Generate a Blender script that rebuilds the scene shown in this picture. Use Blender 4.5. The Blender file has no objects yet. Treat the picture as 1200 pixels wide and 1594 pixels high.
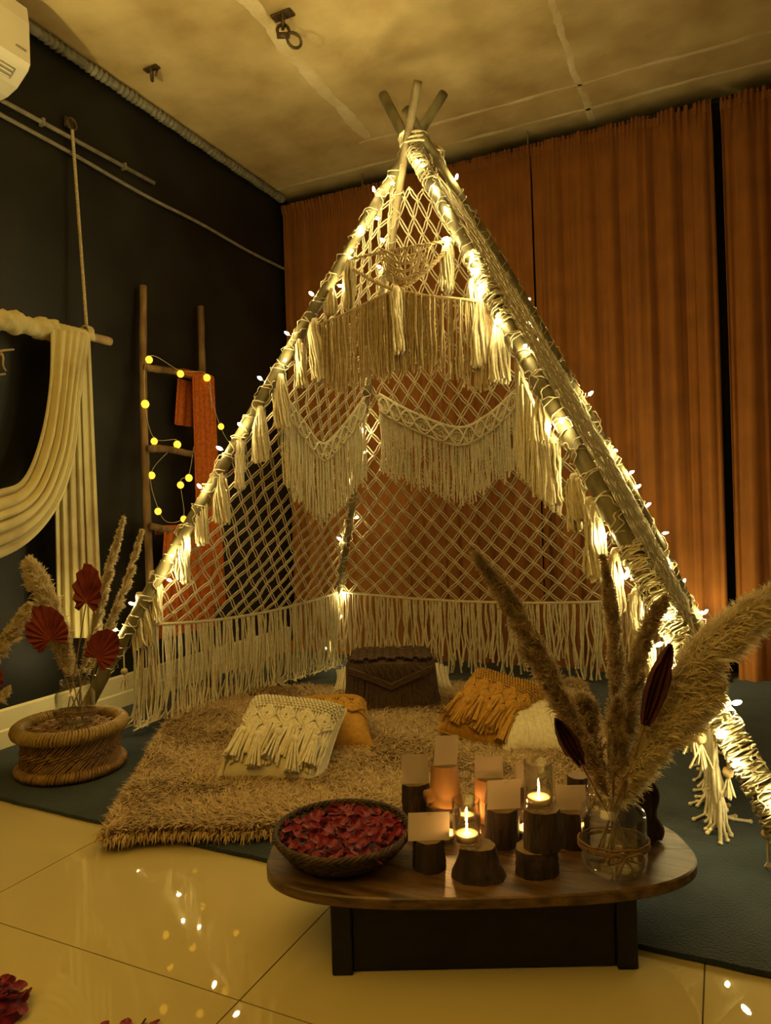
import bpy, math, random
import numpy as np
from mathutils import Matrix, Vector

random.seed(7)
rng = np.random.default_rng(7)
scene = bpy.context.scene
COL = scene.collection

# ------------------------------------------------------------------ camera
CX, CY, FPX = 600.0, 797.0, 1112.26
CAM = np.array([0.0, 0.0, 1.0])
CF = np.array([-4.26969986e-01, 9.04265646e-01, -5.21380665e-04])
CR = np.array([0.90386398, 0.426763, -0.0300539])
CU = np.array([0.0269542, 0.01330337, 0.99954814])
cam_data = bpy.data.cameras.new('camera')
cam_data.sensor_fit = 'HORIZONTAL'
cam_data.sensor_width = 36.0
cam_data.lens = 36.0 * FPX / 1200.0
cam_data.clip_start = 0.02
cam = bpy.data.objects.new('camera', cam_data)
COL.objects.link(cam)
cam.matrix_world = Matrix(((CR[0], CU[0], -CF[0], CAM[0]), (CR[1], CU[1], -CF[1], CAM[1]),
                           (CR[2], CU[2], -CF[2], CAM[2]), (0, 0, 0, 1)))
scene.camera = cam

# ------------------------------------------------------------------ world, light, exposure
world = bpy.data.worlds.new('world')
scene.world = world
world.use_nodes = True
world.node_tree.nodes['Background'].inputs[0].default_value = (1.0, 0.76, 0.30, 1)
world.node_tree.nodes['Background'].inputs[1].default_value = 0.055
vs = scene.view_settings
vs.view_transform = 'Standard'
vs.look = 'None'
vs.gamma = 1.0
vs.use_curve_mapping = False
vs.exposure = 0.27
scene.cycles.use_denoising = True
scene.cycles.use_light_tree = True
scene.cycles.max_bounces = 8
scene.cycles.transparent_max_bounces = 24
scene.cycles.sample_clamp_indirect = 4.0
LED_STRENGTH = 300.0
FILL_LAMP_POWER = 330.0
LED_COLOUR = (1.0, 0.80, 0.33)
GLOBE_STRENGTH = 2.2
FLAME_STRENGTH = 520.0


# ------------------------------------------------------------------ geometry from the camera's view
def ray(px, py):
    return CF + CR * (px - CX) / FPX - CU * (py - CY) / FPX


def on_axis(px, py, i, v):
    d = ray(px, py)
    return CAM + d * (v - CAM[i]) / d[i]


def on_x(px, py, v): return on_axis(px, py, 0, v)
def on_y(px, py, v): return on_axis(px, py, 1, v)
def on_z(px, py, v): return on_axis(px, py, 2, v)


def on_plane(px, py, p0, n):
    d = ray(px, py)
    return CAM + d * ((p0 - CAM) @ n) / (d @ n)


def at_depth(px, py, w):
    return CAM + ray(px, py) * w


def proj(p):
    d = np.asarray(p, float) - CAM
    w = d @ CF
    return np.array([CX + FPX * (d @ CR) / w, CY - FPX * (d @ CU) / w, w])


def nrm(v):
    v = np.asarray(v, float)
    return v / max(1e-9, np.linalg.norm(v))


LAT = nrm([CR[0], CR[1], 0])
FWD = nrm([CF[0], CF[1], 0])
UP = np.array([0, 0, 1.0])


def smooth_path(pts, n):
    """Catmull-Rom through pts, n samples."""
    p = np.asarray(pts, float)
    p = np.vstack([2 * p[0] - p[1], p, 2 * p[-1] - p[-2]])
    m = len(p) - 3
    t = np.linspace(0, m - 1e-6, n)
    i = t.astype(int)
    f = (t - i)[:, None]
    a, b, c, d = p[i], p[i + 1], p[i + 2], p[i + 3]
    return 0.5 * ((2 * b) + (c - a) * f + (2 * a - 5 * b + 4 * c - d) * f ** 2 + (3 * b - a - 3 * c + d) * f ** 3)


# ------------------------------------------------------------------ mesh builder
class MB:
    def __init__(self):
        self.v, self.f, self.n = [], [], 0

    def add(self, v, faces):
        v = np.asarray(v, float).reshape(-1, 3)
        self.v.append(v)
        for f in faces if isinstance(faces, list) else [faces]:
            f = np.asarray(f, np.int64)
            if f.size:
                self.f.append(f.reshape(-1, f.shape[-1]) + self.n)
        self.n += len(v)
        return self

    def tubes(self, paths, rad, sides=4, cap=False, closed=False, ref=None):
        p = np.asarray(paths, float)
        if p.ndim == 2:
            p = p[None]
        N, K, _ = p.shape
        if closed:
            t = np.roll(p, -1, 1) - np.roll(p, 1, 1)
        else:
            t = np.gradient(p, axis=1)
        t = t / np.maximum(np.linalg.norm(t, axis=2, keepdims=True), 1e-9)
        if ref is None:
            m = np.abs(t).mean(axis=1)
            ref = np.eye(3)[m.argmin(axis=1)][:, None, :]
        else:
            ref = np.asarray(ref, float).reshape(1, 1, 3)
        n1 = np.cross(t, np.broadcast_to(ref, t.shape))
        n1 /= np.maximum(np.linalg.norm(n1, axis=2, keepdims=True), 1e-9)
        n2 = np.cross(t, n1)
        a = np.arange(sides) * 2 * np.pi / sides
        r = np.broadcast_to(np.asarray(rad, float), (N, K)) if np.ndim(rad) != 1 else np.broadcast_to(np.asarray(rad)[None], (N, K))
        v = p[:, :, None] + r[:, :, None, None] * (np.cos(a)[None, None, :, None] * n1[:, :, None] + np.sin(a)[None, None, :, None] * n2[:, :, None])
        kk = K if closed else K - 1
        i, j, k = np.meshgrid(np.arange(N), np.arange(kk), np.arange(sides), indexing='ij')
        j1, k1 = (j + 1) % K, (k + 1) % sides
        idx = lambda ii, jj, ck: (ii * K + jj) * sides + ck
        q = np.stack([idx(i, j, k), idx(i, j, k1), idx(i, j1, k1), idx(i, j1, k)], -1).reshape(-1, 4)
        faces = [q]
        if cap and not closed:
            base = np.arange(N)[:, None] * K * sides
            faces.append(base + np.arange(sides)[None, ::-1])
            faces.append(base + (K - 1) * sides + np.arange(sides)[None])
        return self.add(v.reshape(-1, 3), faces)

    def grid(self, pts, closed_u=False):
        p = np.asarray(pts, float)
        a, b, _ = p.shape
        aa = a if closed_u else a - 1
        i, j = np.meshgrid(np.arange(aa), np.arange(b - 1), indexing='ij')
        i1 = (i + 1) % a
        q = np.stack([i * b + j, i1 * b + j, i1 * b + j + 1, i * b + j + 1], -1).reshape(-1, 4)
        return self.add(p.reshape(-1, 3), q)

    def sheet(self, pts, th):
        """grid with thickness along its normals, edges closed"""
        p = np.asarray(pts, float)
        a, b, _ = p.shape
        n = np.cross(np.gradient(p, axis=0), np.gradient(p, axis=1))
        n /= np.maximum(np.linalg.norm(n, axis=2, keepdims=True), 1e-9)
        self.grid(p + n * th / 2)
        self.grid((p - n * th / 2)[::-1])
        ring = [(i, 0) for i in range(a)] + [(a - 1, j) for j in range(1, b)] + [(i, b - 1) for i in range(a - 2, -1, -1)] + [(0, j) for j in range(b - 2, 0, -1)]
        r = np.array([p[i, j] + n[i, j] * th / 2 for i, j in ring])
        s = np.array([p[i, j] - n[i, j] * th / 2 for i, j in ring])
        return self.grid(np.stack([r, s], 1), True)

    def lathe(self, prof, n=24, c=(0, 0, 0), rot=None, squash=(1, 1)):
        pr = np.asarray(prof, float)
        a = np.arange(n) * 2 * np.pi / n
        v = np.stack([np.cos(a)[:, None] * pr[None, :, 0] * squash[0], np.sin(a)[:, None] * pr[None, :, 0] * squash[1],
                      np.broadcast_to(pr[None, :, 1], (n, len(pr)))], -1)
        if rot is not None:
            v = v @ np.asarray(rot).T
        return self.grid(v + np.asarray(c, float), True)

    def box(self, c, size, ax=None):
        s = np.asarray(size, float) / 2
        v = np.array([[x, y, z] for x in (-1, 1) for y in (-1, 1) for z in (-1, 1)]) * s
        if ax is not None:
            v = v @ np.asarray(ax)
        return self.add(v + np.asarray(c, float), np.array([[0, 1, 3, 2], [4, 6, 7, 5], [0, 4, 5, 1], [2, 3, 7, 6], [0, 2, 6, 4], [1, 5, 7, 3]]))

    def balls(self, cs, rad, ax=None):
        """low octahedral lumps"""
        cs = np.asarray(cs, float).reshape(-1, 3)
        N = len(cs)
        g = (1 + 5 ** .5) / 2
        base = np.array([[-1, g, 0], [1, g, 0], [-1, -g, 0], [1, -g, 0], [0, -1, g], [0, 1, g], [0, -1, -g], [0, 1, -g], [g, 0, -1], [g, 0, 1], [-g, 0, -1], [-g, 0, 1]]) / math.sqrt(1 + g * g)
        fs = np.array([[0, 11, 5], [0, 5, 1], [0, 1, 7], [0, 7, 10], [0, 10, 11], [1, 5, 9], [5, 11, 4], [11, 10, 2], [10, 7, 6], [7, 1, 8], [3, 9, 4], [3, 4, 2], [3, 2, 6], [3, 6, 8], [3, 8, 9], [4, 9, 5], [2, 4, 11], [6, 2, 10], [8, 6, 7], [9, 8, 1]])
        r = np.broadcast_to(np.asarray(rad, float).reshape(-1, 1, 1) if np.ndim(rad) else np.array([[[rad]]]), (N, 1, 1))
        v = cs[:, None] + base[None] * r
        f = (np.arange(N)[:, None, None] * 12 + fs[None]).reshape(-1, 3)
        return self.add(v.reshape(-1, 3), f)

    def build(self, name, mat, parent=None, smooth=True, bevel=0, origin=None):
        v = np.vstack(self.v)
        if parent is not None:
            o0 = np.array(parent['_o'])
        elif origin is not None:
            o0 = np.asarray(origin, float)
        else:
            lo, hi = v.min(0), v.max(0)
            o0 = np.array([(lo[0] + hi[0]) / 2, (lo[1] + hi[1]) / 2, lo[2]])
        me = bpy.data.meshes.new(name)
        v = (v - o0).astype(np.float32)
        me.vertices.add(len(v))
        me.vertices.foreach_set('co', v.ravel())
        starts, idx, pos = [], [], 0
        for f in self.f:
            k = f.shape[1]
            starts.append(pos + np.arange(len(f)) * k)
            idx.append(f.ravel())
            pos += f.size
        idx = np.concatenate(idx)
        starts = np.concatenate(starts)
        me.loops.add(len(idx))
        me.loops.foreach_set('vertex_index', idx.astype(np.int32))
        me.polygons.add(len(starts))
        me.polygons.foreach_set('loop_start', starts.astype(np.int32))
        me.polygons.foreach_set('use_smooth', np.full(len(starts), bool(smooth)))
        me.update(calc_edges=True)
        me.validate()
        me.materials.append(mat)
        o = bpy.data.objects.new(name, me)
        COL.objects.link(o)
        if parent is not None:
            o.parent = parent
            o['_o'] = list(map(float, o0))
        else:
            o.location = o0
            o['_o'] = list(map(float, o0))
        if bevel:
            m = o.modifiers.new('bevel', 'BEVEL')
            m.width = bevel
            m.segments = 2
            m.limit_method = 'ANGLE'
        return o


def thing(name, label, cat, loc, group=None):
    o = bpy.data.objects.new(name, None)
    COL.objects.link(o)
    o.location = loc
    o.empty_display_size = 0.05
    o['_o'] = list(map(float, loc))
    return tag(o, label, cat, group)


def tag(o, label=None, cat=None, group=None, kind=None):
    if label: o['label'] = label
    if cat: o['category'] = cat
    if group: o['group'] = group
    if kind: o['kind'] = kind
    return o


def stuff(o):
    o['kind'] = 'stuff'
    return o


def instance(name, mesh, loc, rot=None, scale=1.0, parent=None):
    o = bpy.data.objects.new(name, mesh)
    COL.objects.link(o)
    M = Matrix.Identity(4)
    if rot is not None:
        for i in range(3):
            for j in range(3):
                M[i][j] = float(rot[i][j]) * scale
    else:
        M = M * scale
        M[3][3] = 1
    p = np.asarray(loc, float)
    if parent is not None:
        o.parent = parent
        p = p - np.array(parent['_o'])
    M[0][3], M[1][3], M[2][3] = map(float, p)
    o.matrix_local = M
    return o


def basis(z, x=(1, 0, 0)):
    z = nrm(z)
    x = np.asarray(x, float)
    if abs(nrm(x) @ z) > .97:
        x = np.array([0, 1, 0.])
    y = nrm(np.cross(z, x))
    x = np.cross(y, z)
    return np.stack([x, y, z], 1)


# ------------------------------------------------------------------ materials
def material(name, col, rough=.7, var=.15, scale=20, bump=0.0, bscale=80, stretch=(1, 1, 1), col2=None, spec=.4,
             translucent=0.0, metal=0.0, sheen=0.0, coords='Object', ramp=(.35, .65), detail=4):
    m = bpy.data.materials.new(name)
    m.use_nodes = True
    nt = m.node_tree
    N, L = nt.nodes, nt.links
    b = N['Principled BSDF']
    b.inputs['Roughness'].default_value = rough
    b.inputs['Metallic'].default_value = metal
    b.inputs['Specular IOR Level'].default_value = spec
    if sheen:
        b.inputs['Sheen Weight'].default_value = sheen
    tc = N.new('ShaderNodeTexCoord')
    mp = N.new('ShaderNodeMapping')
    mp.inputs['Scale'].default_value = stretch
    L.new(tc.outputs[coords], mp.inputs[0])
    nz = N.new('ShaderNodeTexNoise')
    nz.inputs['Scale'].default_value = scale
    nz.inputs['Detail'].default_value = detail
    L.new(mp.outputs[0], nz.inputs['Vector'])
    cr = N.new('ShaderNodeValToRGB')
    c2 = col2 or tuple(c * (1 - var) for c in col)
    c1 = col if col2 else tuple(min(1, c * (1 + var)) for c in col)
    cr.color_ramp.elements[0].color = (*c2, 1)
    cr.color_ramp.elements[1].color = (*c1, 1)
    cr.color_ramp.elements[0].position, cr.color_ramp.elements[1].position = ramp
    L.new(nz.outputs['Fac'], cr.inputs[0])
    L.new(cr.outputs[0], b.inputs['Base Color'])
    if bump:
        n2 = N.new('ShaderNodeTexNoise')
        n2.inputs['Scale'].default_value = bscale
        n2.inputs['Detail'].default_value = 5
        L.new(mp.outputs[0], n2.inputs['Vector'])
        bp = N.new('ShaderNodeBump')
        bp.inputs['Strength'].default_value = bump
        bp.inputs['Distance'].default_value = .01
        L.new(n2.outputs['Fac'], bp.inputs['Height'])
        L.new(bp.outputs[0], b.inputs['Normal'])
    if translucent:
        tr = N.new('ShaderNodeBsdfTranslucent')
        L.new(cr.outputs[0], tr.inputs[0])
        mx = N.new('ShaderNodeMixShader')
        mx.inputs[0].default_value = translucent
        L.new(b.outputs[0], mx.inputs[1])
        L.new(tr.outputs[0], mx.inputs[2])
        L.new(mx.outputs[0], N['Material Output'].inputs[0])
    return m


def emission(name, col, strength, sampling='AUTO'):
    m = bpy.data.materials.new(name)
    m.use_nodes = True
    nt = m.node_tree
    nt.nodes.remove(nt.nodes['Principled BSDF'])
    e = nt.nodes.new('ShaderNodeEmission')
    e.inputs[0].default_value = (*col, 1)
    e.inputs[1].default_value = strength
    nt.links.new(e.outputs[0], nt.nodes['Material Output'].inputs[0])
    return m


def glass(name, tint=(.97, .97, .95), ior=1.5):
    """thin clear glass: fresnel reflection over straight transmission, on real double walls"""
    m = bpy.data.materials.new(name)
    m.use_nodes = True
    nt = m.node_tree
    N, L = nt.nodes, nt.links
    N.remove(N['Principled BSDF'])
    t = N.new('ShaderNodeBsdfTransparent'); t.inputs[0].default_value = (*tint, 1)
    g = N.new('ShaderNodeBsdfGlossy'); g.inputs['Roughness'].default_value = .03
    lw = N.new('ShaderNodeLayerWeight'); lw.inputs[0].default_value = .5
    pw = N.new('ShaderNodeMath'); pw.operation = 'POWER'; pw.inputs[1].default_value = 3.0
    L.new(lw.outputs['Facing'], pw.inputs[0])
    f = N.new('ShaderNodeMath'); f.operation = 'MULTIPLY_ADD'; f.inputs[1].default_value = .8; f.inputs[2].default_value = .08
    L.new(pw.outputs[0], f.inputs[0])
    mx = N.new('ShaderNodeMixShader')
    L.new(f.outputs[0], mx.inputs[0]); L.new(t.outputs[0], mx.inputs[1]); L.new(g.outputs[0], mx.inputs[2])
    L.new(mx.outputs[0], N['Material Output'].inputs[0])
    return m


M = {}
M['tile'] = material('polished_tile', (.50, .41, .19), .018, .02, 1.6, spec=.5)
M['grout'] = material('grout', (.10, .08, .05), .9)
M['black_wall'] = material('black_wall', (.010, .0095, .0075), .5, .35, 3, bump=.12, bscale=30, spec=.25)
M['back_wall'] = material('back_wall', (.012, .011, .010), .8)
M['concrete'] = material('concrete', (.64, .50, .25), .85, .2, 3.2, bump=.3, bscale=16, col2=(.40, .28, .11), detail=9, ramp=(.3, .7))
M['seam'] = material('concrete_seam', (.76, .64, .40), .9, .12, 4, col2=(.56, .43, .21),  bump=.6, bscale=40, detail=8)
M['skirting'] = material('skirting', (.70, .62, .38), .25, .05, 4)
M['curtain'] = material('curtain', (.30, .105, .013), .8, .12, 6, bump=.1, bscale=300, sheen=.1, translucent=.12)
M['curtain_dark'] = material('curtain_seam', (.20, .055, .008), .85)
M['carpet'] = material('blue_carpet', (.022, .036, .048), .95, .3, 9, bump=.8, bscale=160, sheen=.1, col2=(.012, .021, .028))
M['shag_base'] = material('shag_base', (.34, .25, .13), .95)
M['shag'] = material('shag_pile', (.66, .48, .24), .6, .2, 42, col2=(.40, .27, .12), translucent=.2)
M['bamboo'] = material('bamboo', (.24, .20, .095), .55, .25, 14, bump=.2, bscale=60, stretch=(1, 1, .3), col2=(.12, .10, .045))
M['driftwood'] = material('weathered_wood', (.42, .30, .15), .8, .3, 14, bump=.5, bscale=50, stretch=(1, 1, .25), col2=(.20, .13, .06))
M['old_pole'] = material('old_pole', (.36, .29, .16), .8, .3, 14, bump=.4, bscale=50, stretch=(1, 1, .25), col2=(.17, .12, .06))
M['ladder'] = material('ladder_wood', (.24, .145, .055), .75, .3, 18, bump=.5, bscale=50, stretch=(1, 1, .3), col2=(.10, .055, .02))
M['cream'] = material('cotton_cord', (.78, .68, .44), .9, .1, 60, bump=.3, bscale=300, translucent=.12)
M['cream_dim'] = material('jute_cord', (.50, .38, .20), .9, .15, 60, bump=.3, bscale=300, translucent=.1)
M['canvas'] = material('canvas', (.66, .58, .40), .9, .06, 15, bump=.15, bscale=250)
M['mustard'] = material('mustard_cord', (.46, .235, .030), .9, .15, 60, bump=.3, bscale=300)
M['brown'] = material('brown_cord', (.075, .042, .022), .9, .2, 60, bump=.3, bscale=300)
M['tabletop'] = material('table_wood', (.16, .088, .030), .36, .3, 6, bump=.2, bscale=30, stretch=(1.2, 9, 9), col2=(.05, .025, .008), detail=8)
M['black_wood'] = material('black_wood', (.006, .0045, .0035), .6, .3, 12, bump=.2)
M['bark'] = material('bark', (.055, .030, .016), .9, .4, 25, bump=1.0, bscale=60, stretch=(1, 1, .3), col2=(.016, .009, .005), detail=8)
M['peeled'] = material('peeled_log', (.50, .26, .095), .7, .2, 12, bump=.3, bscale=40, stretch=(1, 1, .4), col2=(.30, .13, .04))
M['endgrain'] = material('end_grain', (.20, .13, .06), .8, .2, 30)
M['paper'] = material('paper', (.56, .46, .36), .8, .03, 8, translucent=.25)
M['staple'] = material('steel', (.5, .45, .35), .3, .1, metal=1)
M['wicker'] = material('wicker', (.075, .040, .014), .6, .35, 60, bump=.3, col2=(.022, .011, .004))
M['petal'] = material('rose_petal', (.38, .014, .058), .40, .3, 45, col2=(.10, .003, .018), translucent=.15, detail=6, sheen=.3)
M['cane'] = material('cane', (.30, .165, .050), .5, .3, 30, col2=(.15, .075, .022), bump=.2)
M['cane_ring'] = material('cane_wrap', (.29, .185, .055), .5, .2, 30, bump=.2)
M['glass'] = glass('clear_glass')
M['twine'] = material('twine', (.20, .11, .035), .95, .3, 80, bump=.5, bscale=300)
M['pampas'] = material('pampas', (.82, .71, .47), .8, .2, 30, translucent=.45, col2=(.66, .55, .34))
M['pampas_dark'] = material('pampas_dark', (.56, .43, .25), .8, .25, 30, translucent=.4, col2=(.34, .24, .13))
M['stem'] = material('dry_stem', (.20, .115, .045), .7, .2, 30)
M['palm_red'] = material('red_palm', (.30, .046, .018), .75, .25, 14, col2=(.15, .018, .008), translucent=.15)
M['palm_dark'] = material('dark_red_palm', (.085, .018, .014), .7, .25, 20, col2=(.045, .010, .009), translucent=.1)
M['drape'] = material('cream_drape', (.62, .54, .28), .85, .12, 3, bump=.15, bscale=200, translucent=.15, col2=(.34, .24, .12), ramp=(.25, .5))
M['orange_cloth'] = material('orange_cloth', (.62, .16, .014), .8, .2, 60, bump=.2, bscale=300, translucent=.3, col2=(.44, .095, .01))
M['white_plastic'] = material('white_plastic', (.74, .68, .52), .25, .03, 5)
M['grey_plastic'] = material('grey_plastic', (.30, .28, .22), .5)
M['duct'] = material('grey_duct', (.20, .185, .135), .6, .25, 20, bump=.3)
M['pipe'] = material('grey_pipe', (.20, .18, .13), .5, .2, 20)
M['iron'] = material('rusty_iron', (.11, .075, .035), .5, .4, 40, metal=.6, bump=.3)
M['rope'] = material('hemp_rope', (.55, .45, .26), .9, .2, 120, bump=.4, bscale=400)
M['wire'] = material('light_wire', (.62, .56, .36), .5, .1)
M['wax'] = material('wax', (.95, .78, .48), .5, .03, translucent=.4)
M['tin'] = material('tealight_tin', (.55, .42, .28), .3, .05, metal=.8)
M['wick'] = material('wick', (.02, .015, .01), .9)
M['led'] = emission('led_glow', LED_COLOUR, LED_STRENGTH)
M['globe'] = emission('globe_glow', (1.0, .47, .03), GLOBE_STRENGTH)
M['flame'] = emission('flame', (1.0, .50, .14), FLAME_STRENGTH)
M['bead'] = material('wood_bead', (.62, .45, .22), .5, .1)

# ------------------------------------------------------------------ room
WX, WY, WZ = -2.9, 4.62, 3.35
RX, FY = 3.2, -2.6       # the room goes on past the frame


def slab(name, lo, hi, mat, parent=None):
    lo, hi = np.array(lo, float), np.array(hi, float)
    return MB().box((lo + hi) / 2, hi - lo).build(name, mat, parent, smooth=False)


floor = tag(slab('floor', (WX - .1, FY, -.06), (RX, WY + .1, -.004), M['grout']), 'glossy cream stone floor laid in large square tiles', kind='structure')
T0X, T0Y, TS = -.930, 1.192, .868
for i in range(-3, 5):
    for j in range(-5, 5):
        x0, x1 = max(WX, T0X + i * TS), min(RX, T0X + (i + 1) * TS)
        y0, y1 = max(FY, T0Y + j * TS), min(WY, T0Y + (j + 1) * TS)
        if x1 - x0 < .05 or y1 - y0 < .05: continue
        g = .0017
        slab('floor_tile', (x0 + g, y0 + g, -.02), (x1 - g, y1 - g, 0), M['tile'], floor)
wl = tag(slab('wall_left', (WX - .1, FY, 0), (WX, WY + .1, WZ), M['black_wall']), 'matt black painted wall', kind='structure')
wb = tag(slab('wall_back', (WX, WY, 0), (RX, WY + .1, WZ), M['back_wall']), 'dark wall behind the rust curtains', kind='structure')
cl = tag(slab('ceiling', (WX - .1, FY, WZ), (RX, WY + .1, WZ + .1), M['concrete']), 'bare cast concrete ceiling with pale joint lines', kind='structure')
bb = MB()
prof = [(0, 0), (.02, 0), (.02, .085), (.013, .092), (.013, .172), (0, .18)]
bb.grid(np.array([[(WX + px, y, z) for px, z in prof] for y in (FY, WY - .2)]))
tag(bb.build('baseboard_left', M['skirting'], smooth=False), 'cream stepped skirting along the black wall', kind='structure')


def ceiling_seam(p, q, w, th=.0025):
    a, b = on_z(*p, WZ), on_z(*q, WZ)
    n = 46
    t = np.linspace(0, 1, n)[:, None]
    c = a * (1 - t) + b * t
    d = nrm(b - a)
    s = np.cross(d, UP)
    k = np.convolve(rng.normal(0, 1, n + 4), np.ones(5) / 5, 'valid')[:, None]
    c = c + s * k * w * .25
    ww = w * (1 + .4 * np.convolve(rng.normal(0, 1, n + 4), np.ones(5) / 5, 'valid'))[:, None]
    g = np.stack([c - s * ww / 2 + UP * .002, c - s * ww * .25 - UP * th, c + s * ww * .25 - UP * th, c + s * ww / 2 + UP * .002], 1)
    MB().grid(g).build('formwork_seam', M['seam'], cl)


ceiling_seam((350, -40), (572, 215), .09)
ceiling_seam((850, -20), (928, 205), .05)
ceiling_seam((560, 224), (1240, 39), .04)
ceiling_seam((430, 296), (1240, 84), .045)

# ------------------------------------------------------------------ curtains
CYY = 4.46
CTOP = 3.245


def curtain(name, x0, x1, seed, amp, nf, label, wrinkle=.3, gather=0.0):
    r = np.random.default_rng(seed)
    nu, nv = 170, 40
    u = np.linspace(0, 1, nu)
    v = np.linspace(0, 1, nv)
    ph = np.cumsum(np.abs(r.normal(1, .45, nu)))
    ph = ph / ph[-1] * nf * 2 * np.pi
    ph2 = np.cumsum(np.abs(r.normal(1, .5, nu)))
    ph2 = ph2 / ph2[-1] * nf * 2.6 * 2 * np.pi
    a1 = np.interp(u, np.linspace(0, 1, 9), r.uniform(.4, 1.2, 9))
    P = np.zeros((nu, nv, 3))
    for j, vv in enumerate(v):
        z = CTOP * (1 - vv) + .004 * vv
        head = math.exp(-((1 - z / CTOP) / .03) ** 2)
        k = amp * (.45 + .55 * min(1, vv * 2.5))
        off = k * (a1 * np.sin(ph + .5 * math.sin(vv * 2 + seed)) + .26 * np.sin(ph2 + vv * 1.5)) * (1 - .35 * head)
        off += .012 * head * np.sin(ph2 * 3)
        lo = max(0, (vv - .93) / .07)
        off -= lo ** 2 * (.06 + .05 * np.sin(ph * .5 + 1))
        x = x0 + (x1 - x0) * u + .25 * k * np.cos(ph) * (1 - head)
        x = x + gather * (vv ** 1.5) * (.5 - u) * (x1 - x0)
        P[:, j, 0], P[:, j, 1], P[:, j, 2] = x, CYY + off, z
    t = thing(name, label, 'curtain', ((x0 + x1) / 2, CYY, 0.004), 'rust orange curtains on the end wall')
    MB().sheet(P, .003).build('cloth', M['curtain'], t)
    # stitched rod pocket along the heading
    h = P[:, 0].copy()
    g = np.stack([np.stack([h[:, 0], h[:, 1] - .012 + .006 * np.sin(ph2 * 3), np.full(nu, CTOP + .018)], 1),
                  np.stack([h[:, 0], h[:, 1] - .016, np.full(nu, CTOP - .012)], 1),
                  np.stack([h[:, 0], h[:, 1] - .005, np.full(nu, CTOP - .045)], 1)], 1)
    MB().sheet(g, .003).build('heading', M['curtain'], t)
    hm = P[:, -2:].copy()
    hm[:, :, 1] -= .004
    MB().grid(hm).build('hem', M['curtain'], t)
    return t


curtain('curtain', -2.87, -1.93, 3, .010, 5, 'smooth rust curtain panel in the corner beside the black wall')
curtain('curtain', -1.94, -1.035, 5, .020, 8, 'finely pleated rust curtain panel behind the tepee peak')
curtain('curtain', -1.03, .0, 8, .036, 6, 'broad soft-folded rust curtain panel right of the tepee')
curtain('curtain', .045, 1.5, 11, .044, 8, 'deeply folded rust curtain panel at the picture right edge')
rod = thing('curtain_rod', 'thin black curtain rod under the ceiling at the end wall', 'curtain rod', (-.8, CYY, CTOP))
MB().tubes(np.array([[-2.88, CYY, CTOP + .006], [1.6, CYY, CTOP + .006]]), .008, 8, True).build('rod', M['back_wall'], rod)
for x in (-2.2, -1.04, .9):
    MB().box((x, CYY - .012, CTOP + .055), (.008, .012, .10)).build('bracket', M['staple'], rod, smooth=False)

# ------------------------------------------------------------------ wall and ceiling fittings
y0 = on_x(49, 42, WX)[1]
n = 560
t = np.linspace(0, 1, n)
c = np.stack([np.full(n, WX + .035), 2.0 + (WY - .16 - 2.0) * t, np.full(n, WZ - .035)], 1)
MB().tubes(c, .026 + .004 * np.sin(np.arange(n) * 2 * np.pi / 8) + .003 * np.sin(np.arange(n) * .9), 8, True).build('corrugated_duct', M['duct'])
tag(bpy.data.objects['corrugated_duct'], 'grey corrugated conduit running along the ceiling edge of the black wall', 'conduit')
p0, p1 = on_x(-60, 122, WX + .02), on_x(240, 285, WX + .02)
pp = thing('conduit_pipe', 'short straight grey pipe on the black wall, upper of two', 'pipe', p0)
MB().tubes(np.array([p0, p1]), .011, 8, True).build('pipe', M['pipe'], pp)
for k in (.35, .8):
    q = p0 * (1 - k) + p1 * k
    MB().box(q, (.03, .014, .034)).build('clip', M['pipe'], pp, smooth=False)
pts = [on_x(*p, WX + .015) for p in ((-60, 145), (0, 178), (110, 238), (225, 304), (310, 347), (385, 390), (447, 421))]
o = MB().tubes(smooth_path(pts, 60), .010, 8, True).build('wall_cable', M['pipe'])
tag(o, 'long sagging grey cable on the black wall below the short pipe', 'cable')


def ring(c, r, th, z=(0, 0, 1), n=16, m=8, sx=1.0):
    a = np.arange(n) * 2 * np.pi / n
    R = basis(z)
    p = np.stack([np.cos(a) * r * sx, np.sin(a) * r, np.zeros(n)], 1) @ R.T + c
    return MB().tubes(p, th, m, closed=True)


def hook(px, label, big):
    c = on_z(*px, WZ)
    t = thing('ceiling_hook', label, 'hook', c - UP * (.16 if big else .1))
    MB().box(c - UP * .006, (.11, .05, .012) if big else (.09, .035, .01)).build('plate', M['iron'], t, smooth=False, bevel=.003)
    ring(c - UP * .035, .03, .008, (.8, .6, 0)).build('eye', M['iron'], t)
    if big:
        ring(c - UP * .078, .028, .008, (-.6, .8, 0)).build('shackle', M['iron'], t)
        MB().tubes(np.array([c - UP * .10 + LAT * -.03, c - UP * .10 + LAT * .03]), .014, 8, True).build('swivel', M['iron'], t)
        ring(c - UP * .125 + LAT * .05, .035, .007, (.1, .5, .85)).build('carabiner', M['iron'], t)
    else:
        MB().tubes(np.array([c - UP * .01 + LAT * .03, c - UP * .045 + LAT * .02]), .006, 6, True).build('pin', M['iron'], t)


hook((440, 22), 'heavy iron ceiling hook with hanging shackle', True)
hook((236, 105), 'small iron ring bolted to the ceiling near the black wall', False)

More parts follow.
